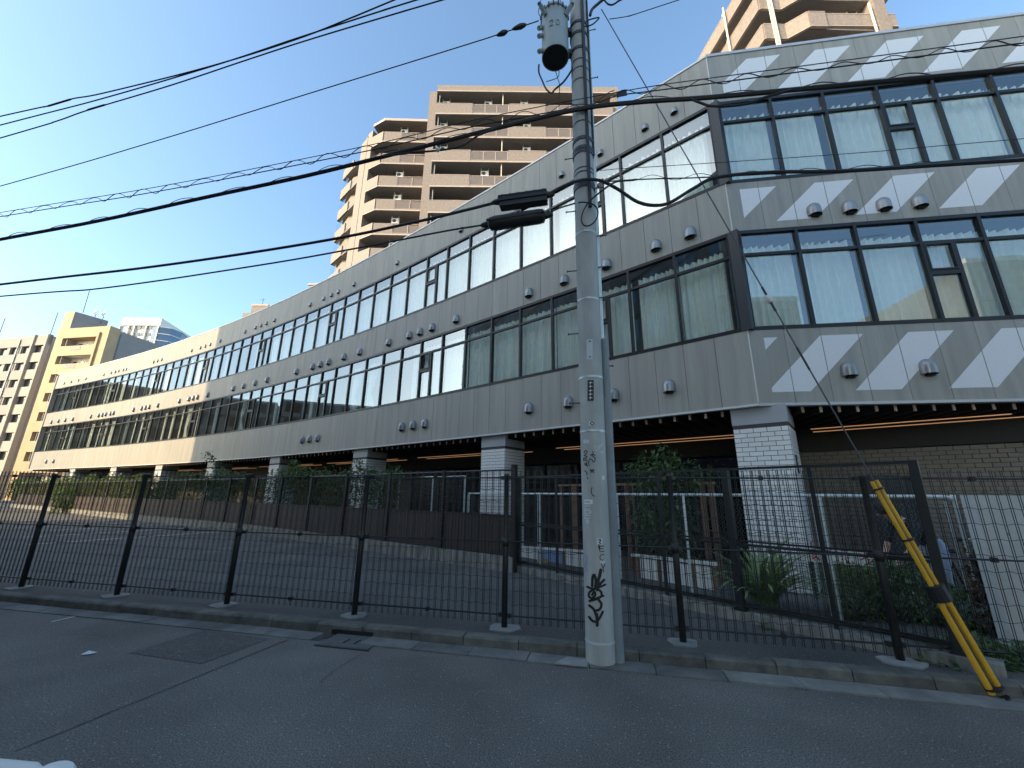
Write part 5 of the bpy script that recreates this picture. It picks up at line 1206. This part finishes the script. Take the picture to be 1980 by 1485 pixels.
for _ in range(60):
    t = rg.uniform(25, P1.c[-1]); p = P1.at(t, rg.uniform(0.2, 0.7), 0.06); m.tube([p, p+Vector((rg.uniform(-.2, .2), 0, 1.9))], 0.012, 4, False)
m.build('stem', M_['stem'], hl)
fb = thing('round_bush', 'bushy ivy mound hiding the far left end of the rear fence', 'bush', P1.at(36.5, -0.3, 0.05))
def bush_cloud(c, rx, ry, rz):
    def f(rg):
        while True:
            v = Vector((rg.uniform(-1, 1), rg.uniform(-1, 1), rg.uniform(-1, 1)))
            if 0.35 < v.length < 1+0.15*math.sin(9*v.x+5*v.y): return Vector((c[0]+v.x*rx, c[1]+v.y*ry, max(0.08, c[2]+v.z*rz)))
    return f
c0 = P1.at(36.5, -0.25, 0.95); leaves(bush_cloud(c0, 1.3, 0.5, 0.95), 2200, 0.14, 6).build('foliage', M_['leaf_dark'], fb); MB().tube([(c0.x, c0.y, 0.05), (c0.x, c0.y, 0.9)], 0.05, 6).build('stem', M_['stem'], fb)
# vine tendrils reaching up the facade
vt = thing('vine_shoot', 'thin vine shoot reaching up in front of a far column', 'vine', P1.at(17.5, 0.4, 2.0))
b0 = at_plane(418, 905, (P1.at(17, .4).x, P1.at(17, .4).y), (P1.at(18, .4).x, P1.at(18, .4).y)); tops = [at_y(x, y, b0.y) for x, y in ((412, 890), (405, 880), (398, 873))]
MB().tube([b0+Vector((0.2, 0, -0.7)), b0]+tops, 0.012, 4).build('stem', M_['stem'], vt)
def line_cloud(pts, spread):
    def f(rg):
        i = rg.randrange(len(pts)-1); t = rg.random(); p = Vector(pts[i])+(Vector(pts[i+1])-Vector(pts[i]))*t; return p+Vector((rg.gauss(0, spread), rg.gauss(0, spread), rg.gauss(0, spread)))
    return f
leaves(line_cloud([b0+Vector((0.2, 0, -0.7)), b0]+tops, 0.09), 130, 0.13, 8).build('foliage', M_['leaf_dark'], vt)
# tall leafy shrub in the garden
sp = at_plane(1290, 1100, (0.1, 12.5), (5.2, 6.2)); sh = thing('garden_shrub', 'tall dark-green shrub rising above the black fence behind the pole', 'shrub', (sp.x, sp.y, 0.05))
stems = []
m = MB(); rg = random.Random(11)
for x, y in ((1228, 900), (1245, 888), (1268, 905), (1283, 872), (1300, 885), (1330, 905), (1352, 915), (1372, 912), (1260, 925), (1310, 925), (1340, 930)):
    q = at_y(x, y, sp.y+rg.uniform(-0.5, 0.5)); p = Vector((sp.x+rg.uniform(-.2, .2), sp.y+rg.uniform(-.2, .2), 0.06)); mid = p+(q-p)*0.6+Vector((rg.uniform(-.15, .15), rg.uniform(-.15, .15), 0.15)); L = spline([p, mid, q], 5); stems.append(L); m.tube(L, 0.012, 5, False)
m.build('stem', M_['stem'], sh)
def shrub_cloud(rg):
    L = rg.choice(stems); i = rg.randrange(3, len(L)); return L[i]+Vector((rg.gauss(0, 0.13), rg.gauss(0, 0.16), rg.gauss(0, 0.10)))
leaves(shrub_cloud, 2600, 0.12, 12, 0.5, 0.45).build('foliage', M_['leaf_dark'], sh)
leaves(bush_cloud((sp.x+0.1, sp.y, 1.05), 0.75, 0.6, 0.75), 1500, 0.12, 13, 0.4).build('foliage', M_['leaf_dark'], sh)
def strap_plant(name, lab, c, nb, L, W, seed, mt):
    t = thing(name, lab, 'plant', c); rg = random.Random(seed)
    for k in range(nb):
        a = rg.uniform(0, 6.28); el = rg.uniform(0.85, 1.55); l = L*rg.uniform(0.65, 1.1); m = MB(); d = Vector((math.cos(a), math.sin(a), 0)); q = Vector((-d.y, d.x, 0)); p = Vector(c)+d*rg.uniform(0, 0.1); ang = el; prev = None; n = 7
        for i in range(n+1):
            w = W*(0.5+0.9*math.sin(math.pi*min(1, (i+1.2)/(n+1.3))))*(1 if i < n else 0.05)
            if prev: m.add([prev[0], prev[1], p-q*w/2, p+q*w/2], [(0, 1, 2, 3)])
            prev = (p+q*w/2, p-q*w/2); p = p+(d*math.cos(ang)+Vector((0, 0, math.sin(ang))))*(l/n); ang -= rg.uniform(0.10, 0.30)
        me = bpy.data.meshes.new('leaf_blade'); me.from_pydata(m.v, [], m.f); me.materials.append(mt); inst('leaf_blade', me, t)
    return t
c = at_z(1500, 1192, 0.12); strap_plant('strap_leaf_plant', 'clump of long arching strap leaves in front of the nearest tiled column', (c.x+0.12, c.y+0.42, 0.12), 120, 1.12, 0.036, 21, M_['leaf_strap'])
for nm, lab, x, y, rx, ry, rz, n, s, mt, sd_ in (('low_bush', 'olive feathery bush behind the chain-link fence beside its pipe post', 1650, 1150, 0.33, 0.25, 0.42, 1100, 0.07, 'leaf', 31), ('low_bush', 'dark green bush behind the chain-link fence under the bending person', 1745, 1150, 0.48, 0.3, 0.46, 1900, 0.085, 'leaf_dark', 32), ('low_bush', 'straggly green bush at the foot of the rightmost fence pipe', 1858, 1185, 0.26, 0.2, 0.36, 700, 0.07, 'leaf_dark', 33)):
    c = at_y(x, y, 5.95 if x < 1840 else 5.5); t = thing(nm, lab, 'bush', (c.x, c.y, 0.06)); leaves(bush_cloud((c.x, c.y, c.z), rx, ry, rz), n, s, sd_).build('foliage', M_[mt], t)
    m = MB(); rg = random.Random(sd_)
    for _ in range(7): m.tube([(c.x+rg.uniform(-.1, .1), c.y, 0.06), (c.x+rg.uniform(-.25, .25), c.y+rg.uniform(-.1, .1), c.z)], 0.007, 4, False)
    m.build('stem', M_['stem'], t)
c = at_z(1930, 1300, 0.06); t = thing('ground_ivy', 'low ivy creeping at the foot of the pale concrete wall', 'plant', (c.x, c.y, 0.06)); leaves(bush_cloud((c.x+0.25, c.y+0.3, 0.10), 0.75, 0.3, 0.13), 1100, 0.07, 41).build('foliage', M_['leaf_dark'], t)
for x, y, lab, n in ((1455, 1192, 'small weed growing from the low kerb, left of two', 40), (1480, 1212, 'small weed growing from the low kerb, right of two', 40)):
    c = at_z(x, y, 0.08); t = tag(leaves(bush_cloud((c.x, c.y, 0.11), 0.09, 0.06, 0.06), n, 0.05, 43+x).build('weed', M_['leaf_strap']), lab, 'weed', 'weeds at the low kerb')
c = at_plane(1047, 1098, PA, PB); tag(leaves(bush_cloud((c.x, c.y-0.3, c.z), 0.11, 0.1, 0.16), 90, 0.09, 51).build('yellow_plant', M_['leaf_yellow']), 'yellowing leafy plant in front of the blue board', 'plant')
c = at_plane(1909, 1165, (5.3, 5.2), (6.5, 5.0)); t = thing('dry_plant', 'brown withered plant against the left edge of the concrete wall', 'plant', (c.x, c.y, 0.06)); 
leaves(bush_cloud((c.x, c.y, 0.55), 0.13, 0.12, 0.55), 520, 0.075, 55).build('foliage', leaf_mat('dry_leaf', (0.05, 0.03, 0.02), (0.16, 0.10, 0.06)), t); MB().tube([(c.x, c.y, 0.06), (c.x, c.y, 1.0)], 0.012, 5).build('stem', M_['stem'], t)

# ================================================================== BICYCLE behind the fence
bk = thing('bicycle', 'dark city bicycle parked behind the chain-link fence beside the concrete wall', 'bicycle', (6.15, 5.95, 0.06))
BM = Matrix.Translation((6.12, 5.85, 0.06)) @ Matrix.Rotation(R(-78), 4, 'Z')
def tor(R_, r, n=28, k=6): m = MB(); m.tube([(R_*math.cos(2*math.pi*i/n), 0, R_*math.sin(2*math.pi*i/n)) for i in range(n+1)], r, k, False); return m
for x in (-0.52, 0.52):
    w = tor(0.31, 0.02).build('tyre', M_['rubber'], bk, M=BM @ Matrix.Translation((x, 0, 0.33))); tor(0.285, 0.009).build('rim', M_['galv'], w, M=BM @ Matrix.Translation((x, 0, 0.33)))
    m = MB()
    for q in range(14): a = math.pi*2*q/14; m.tube([(0, 0.02*(-1)**q, 0), (0.285*math.cos(a), 0, 0.285*math.sin(a))], 0.0015, 3, False)
    m.build('spokes', M_['galv'], w, M=BM @ Matrix.Translation((x, 0, 0.33)))
    m = MB(); m.tube([(0.345*math.cos(a), 0, 0.345*math.sin(a)) for a in np.linspace(0.3, 2.6, 12)], 0.016, 6); m.build('mudguard', M_['steel'], bk, M=BM @ Matrix.Translation((x, 0, 0.33)))
m = MB(); m.tube([(-0.52, 0, 0.33), (-0.08, 0, 0.28), (0.38, 0, 0.72)], 0.017, 8); m.tube([(-0.08, 0, 0.28), (-0.2, 0, 0.75)], 0.017, 8); m.tube([(-0.52, 0, 0.33), (-0.18, 0, 0.62)], 0.01, 6); m.tube([(0.52, 0, 0.33), (0.38, 0, 0.78), (0.34, 0, 0.95)], 0.014, 8); m.build('frame', M_['black'], bk, M=BM)
m = MB(); m.tube(spline([(0.12, -0.29, 1.0), (0.28, -0.25, 1.02), (0.35, -0.06, 0.98), (0.35, 0.06, 0.98), (0.28, 0.25, 1.02), (0.12, 0.29, 1.0)], 5), 0.011, 8); hb = m.build('handlebar', M_['galv'], bk, M=BM)
for s in (-1, 1): MB().tube([(0.22, s*0.275, 1.013), (0.08, s*0.295, 0.995)], 0.018, 8).build('grip', M_['rubber'], hb, M=BM)
o = MB().lathe([(0.0, -0.03), (0.09, -0.02), (0.11, 0.0), (0.1, 0.03), (0.0, 0.045)], 14, BM @ Matrix.Translation((-0.24, 0, 0.82)) @ Matrix.Scale(1.25, 4, (1, 0, 0))).build('saddle', M_['rubber'], bk); smooth_angle(o)
m = MB()
for z in (0.62, 0.70, 0.78, 0.86): m.tube([BM @ Vector(v) for v in ((0.42, -0.17, z), (0.72, -0.17, z), (0.72, 0.17, z), (0.42, 0.17, z), (0.42, -0.17, z))], 0.004, 4)
for q in range(7):
    for s in (-1, 1): m.tube([BM @ Vector((0.42+0.05*q, s*0.17, 0.62)), BM @ Vector((0.42+0.05*q, s*0.17, 0.86))], 0.003, 4)
m.build('basket', M_['steel'], bk)
MB().lathe([(0.0, 0), (0.03, 0.0), (0.03, 0.012), (0, 0.015)], 10, BM @ Matrix.Translation((-0.86, 0, 0.5)) @ Matrix.Rotation(R(-90), 4, 'Y')).build('reflector', M_['red'], bk)
m = MB(); m.lathe([(0.07, -0.006), (0.07, 0.006)], 16, BM @ Matrix.Translation((-0.08, 0.03, 0.28)) @ Matrix.Rotation(R(90), 4, 'X')); m.tube([BM @ Vector((-0.08, 0.03, 0.28)), BM @ Vector((0.06, 0.06, 0.2)), BM @ Vector((0.06, 0.15, 0.2))], 0.009, 6); m.build('crank', M_['steel'], bk)

# ================================================================== PERSON bending forward behind the fence
def person():
    J = {'pel': (5.98, 6.15, 1.00, .135), 'sp': (5.84, 6.13, 1.13, .130), 'ch': (5.64, 6.10, 1.23, .135), 'nk': (5.47, 6.08, 1.30, .058), 'hb': (5.40, 6.07, 1.36, .085), 'ht': (5.31, 6.06, 1.45, .088),
         'sl': (5.59, 5.91, 1.21, .072), 'el': (5.46, 5.85, 0.96, .045), 'wl': (5.31, 5.92, 0.79, .03), 'sr': (5.59, 6.29, 1.21, .072), 'er': (5.50, 6.32, 0.95, .045), 'wr': (5.34, 6.20, 0.80, .03),
         'hl': (6.00, 6.05, 0.92, .10), 'kl': (5.93, 6.02, 0.52, .068), 'al': (6.05, 6.03, 0.13, .042), 'fl': (5.88, 6.02, 0.09, .035), 'hr': (6.00, 6.26, 0.92, .10), 'kr': (5.96, 6.28, 0.52, .068), 'ar': (6.08, 6.28, 0.13, .042), 'fr': (5.91, 6.28, 0.09, .035)}
    E_ = [('pel', 'sp'), ('sp', 'ch'), ('ch', 'nk'), ('nk', 'hb'), ('hb', 'ht'), ('ch', 'sl'), ('sl', 'el'), ('el', 'wl'), ('ch', 'sr'), ('sr', 'er'), ('er', 'wr'), ('pel', 'hl'), ('hl', 'kl'), ('kl', 'al'), ('al', 'fl'), ('pel', 'hr'), ('hr', 'kr'), ('kr', 'ar'), ('ar', 'fr')]
    ks = list(J); ix = {k: i for i, k in enumerate(ks)}
    me = bpy.data.meshes.new('person'); me.from_pydata([J[k][:3] for k in ks], [(ix[a], ix[b]) for a, b in E_], []); o = bpy.data.objects.new('person_tmp', me); COL.objects.link(o)
    md = o.modifiers.new('skin', 'SKIN'); sv = me.skin_vertices[0].data
    for k in ks: sv[ix[k]].radius = (J[k][3], J[k][3])
    sv[ix['pel']].use_root = True
    o.modifiers.new('sub', 'SUBSURF').levels = 2; o.modifiers['sub'].render_levels = 2
    bpy.context.view_layer.update(); dg = bpy.context.evaluated_depsgraph_get(); ev = o.evaluated_get(dg); nm = bpy.data.meshes.new_from_object(ev); nm.name = 'person'
    bpy.data.objects.remove(o)
    nm.materials.clear()
    for k in ('shirt', 'skin', 'jeans', 'hair', 'rubber'): nm.materials.append(M_[k])
    seg = [(Vector(J[a][:3]), Vector(J[b][:3]), a, b) for a, b in E_]
    for p in nm.polygons:
        c = p.center; best = min(seg, key=lambda s: (c-(s[0]+(s[1]-s[0])*max(0, min(1, (c-s[0]).dot(s[1]-s[0])/(s[1]-s[0]).length_squared)))).length); a, b = best[2], best[3]
        mi = 0
        if (a, b) in (('ch', 'nk'),): mi = 0 if c.x > 5.53 else 1
        if b in ('hb', 'ht'): mi = 1
        if b in ('wl', 'wr'): mi = 1
        if b in ('hl', 'hr', 'kl', 'kr') or (a, b) == ('pel', 'sp') and c.x > 5.93: mi = 2
        if b in ('al', 'ar'): mi = 2
        if b in ('fl', 'fr'): mi = 4
        p.material_index = mi; p.use_smooth = True
    pr = thing('person', 'person in black top and pale jeans bending forward behind the chain-link fence', 'person', (5.98, 6.15, 0.06))
    inst('body', nm, pr)
    hc = Vector((5.325, 6.06, 1.455)); o = MB().lathe([(0.0, 0.125), (0.05, 0.118), (0.088, 0.085), (0.104, 0.03), (0.106, -0.02), (0.098, -0.06), (0.09, -0.065)], 18, Matrix.Translation(hc) @ Matrix.Rotation(R(-28), 4, 'Y')).build('hair', M_['hair'], pr); smooth_angle(o)
    f = Matrix.Translation((5.30, 6.06, 1.42)) @ Matrix.Rotation(R(-38), 4, 'Y')
    o = MB().lathe([(0.0, 0.02), (0.012, 0.012), (0.015, -0.01), (0.0, -0.02)], 8, f @ Matrix.Translation((-0.10, 0, -0.01))).build('nose', M_['skin'], pr)
    for s in (-1, 1):
        MB().lathe([(0.0, 0.008), (0.009, 0.0), (0.0, -0.008)], 8, f @ Matrix.Translation((-0.088, s*0.032, 0.018))).build('eye', M_['black'], pr)
        MB().lathe([(0.0, 0.03), (0.018, 0.01), (0.014, -0.02), (0.0, -0.028)], 8, f @ Matrix.Translation((0.0, s*0.095, 0.0))).build('ear', M_['skin'], pr)
    MB().box(-0.098, -0.09, -0.025, 0.025, -0.052, -0.045).build('mouth', M_['red'], pr, M=f)
    for w, e in (((5.31, 5.92, 0.79), (5.46, 5.85, 0.96)), ((5.34, 6.20, 0.80), (5.50, 6.32, 0.95))):
        w, e = Vector(w), Vector(e); d = (w-e).normalized(); s = d.cross(Vector((0, 1, 0))).normalized(); q = d.cross(s); m = MB(); m.tube([w-d*0.02, w+d*0.03, w+d*0.085], [0.028, 0.036, 0.03], 8)
        for i, L in enumerate((0.072, 0.08, 0.075, 0.06)):
            b = w+d*0.08+q*(-0.028+0.0185*i); m.tube([b, b+d*L*0.5-s*0.006, b+d*L*0.85-s*0.025], [0.0095, 0.009, 0.007], 6)
        b = w+d*0.035+q*0.035; m.tube([b, b+q*0.022+d*0.025, b+q*0.025+d*0.055-s*0.01], [0.012, 0.010, 0.008], 6)
        o = m.build('hand', M_['skin'], pr); smooth_angle(o, 60)
person()

# ================================================================== SMALL THINGS ON THE ROAD
gp = thing('guard_rail', 'white pipe guard rail just entering the bottom left corner', 'guard rail', (-1.2, 1.25, 0))
a, b = at_y(0, 1487, 1.25), at_y(78, 1494, 1.27); d = (a-b).normalized()
o = MB().tube([b, b+d*0.02, b+d*3.0], [0.010, 0.019, 0.019], 14).build('rail', M_['trim'], gp); smooth_angle(o)
c = at_y(108, 1484, 1.27); o = MB().lathe([(0.0, 0.0), (0.035, -0.004), (0.042, -0.012), (0.042, -0.03)], 20, Matrix.Translation(c) @ Matrix.Rotation(R(8), 4, 'Y')).build('post_cap', M_['trim'], gp); smooth_angle(o)
MB().tube([(c.x, c.y, 0.0), (c.x, c.y, c.z-0.02)], 0.034, 14).build('post', M_['trim'], gp)
c = at_z(172, 1262, 0.012); tag(MB().add([(c.x-0.05, c.y-0.03, 0.006), (c.x+0.04, c.y-0.035, 0.012), (c.x+0.055, c.y+0.03, 0.008), (c.x-0.04, c.y+0.04, 0.018), (c.x-0.05, c.y-0.03, 0.004), (c.x+0.04, c.y-0.035, 0.010), (c.x+0.055, c.y+0.03, 0.006), (c.x-0.04, c.y+0.04, 0.016)], [(0, 1, 2), (0, 2, 3), (6, 5, 4), (7, 6, 4), (0, 4, 5, 1), (1, 5, 6, 2), (2, 6, 7, 3), (3, 7, 4, 0)]).build('paper_scrap', M_['white']), 'scrap of white paper lying on the road at the left', 'litter')
c = at_z(1110, 1280, 0.014); tag(MB().prism([(c.x-0.2, c.y-0.05), (c.x+0.1, c.y-0.12), (c.x+0.16, c.y+0.05), (c.x-0.05, c.y+0.12)], 0.0125, 0.02).build('mortar_patch', M_['concrete']), 'pale mortar patch in the gutter left of the utility pole', 'patch')
# hairline cracks in the asphalt and grit along the gutter
rg = random.Random(77)
for x0, y0, x1, y1 in ((700, 1262, 640, 1330),):
    a, b = at_z(x0, y0, 0.004), at_z(x1, y1, 0.004); m = MB(); prev = None; n = 26; d = (b-a).normalized(); q = Vector((-d.y, d.x, 0)); off = 0
    for i in range(n+1):
        off += rg.uniform(-0.02, 0.02); p = a+(b-a)*(i/n)+q*off; w = q*rg.uniform(0.0012, 0.0032)*(1 if 2 < i < n-2 else 0.4)
        if prev: m.quad(prev[0], prev[1], p-w, p+w)
        prev = (p+w, p-w)
    tag(m.build('road_crack', M_['cut']), kind='structure')
m = MB()
for _ in range(420):
    u = rg.uniform(-12, 6); w = -abs(rg.gauss(0, 0.06))-0.01 if rg.random() < 0.7 else rg.uniform(0.16, 0.5); s = rg.uniform(0.004, 0.013); p = st(u, w, 0.0145 if w < 0 else 0.058); a = rg.uniform(0, 6.28)
    if -2.2 < u < -1.3 and w < 0: continue
    e = Vector((math.cos(a), math.sin(a), 0))*s; f = Vector((-math.sin(a), math.cos(a), 0))*s*rg.uniform(0.4, 0.9)
    m.add([p-e, p-f, p+e, p+f, p+Vector((0, 0, s*0.6))], [(0, 1, 4), (1, 2, 4), (2, 3, 4), (3, 0, 4)])
tag(m.build('gutter_grit', M_['stain']), 'scattered grit and crumbs along the gutter and kerb', 'grit', kind='stuff')
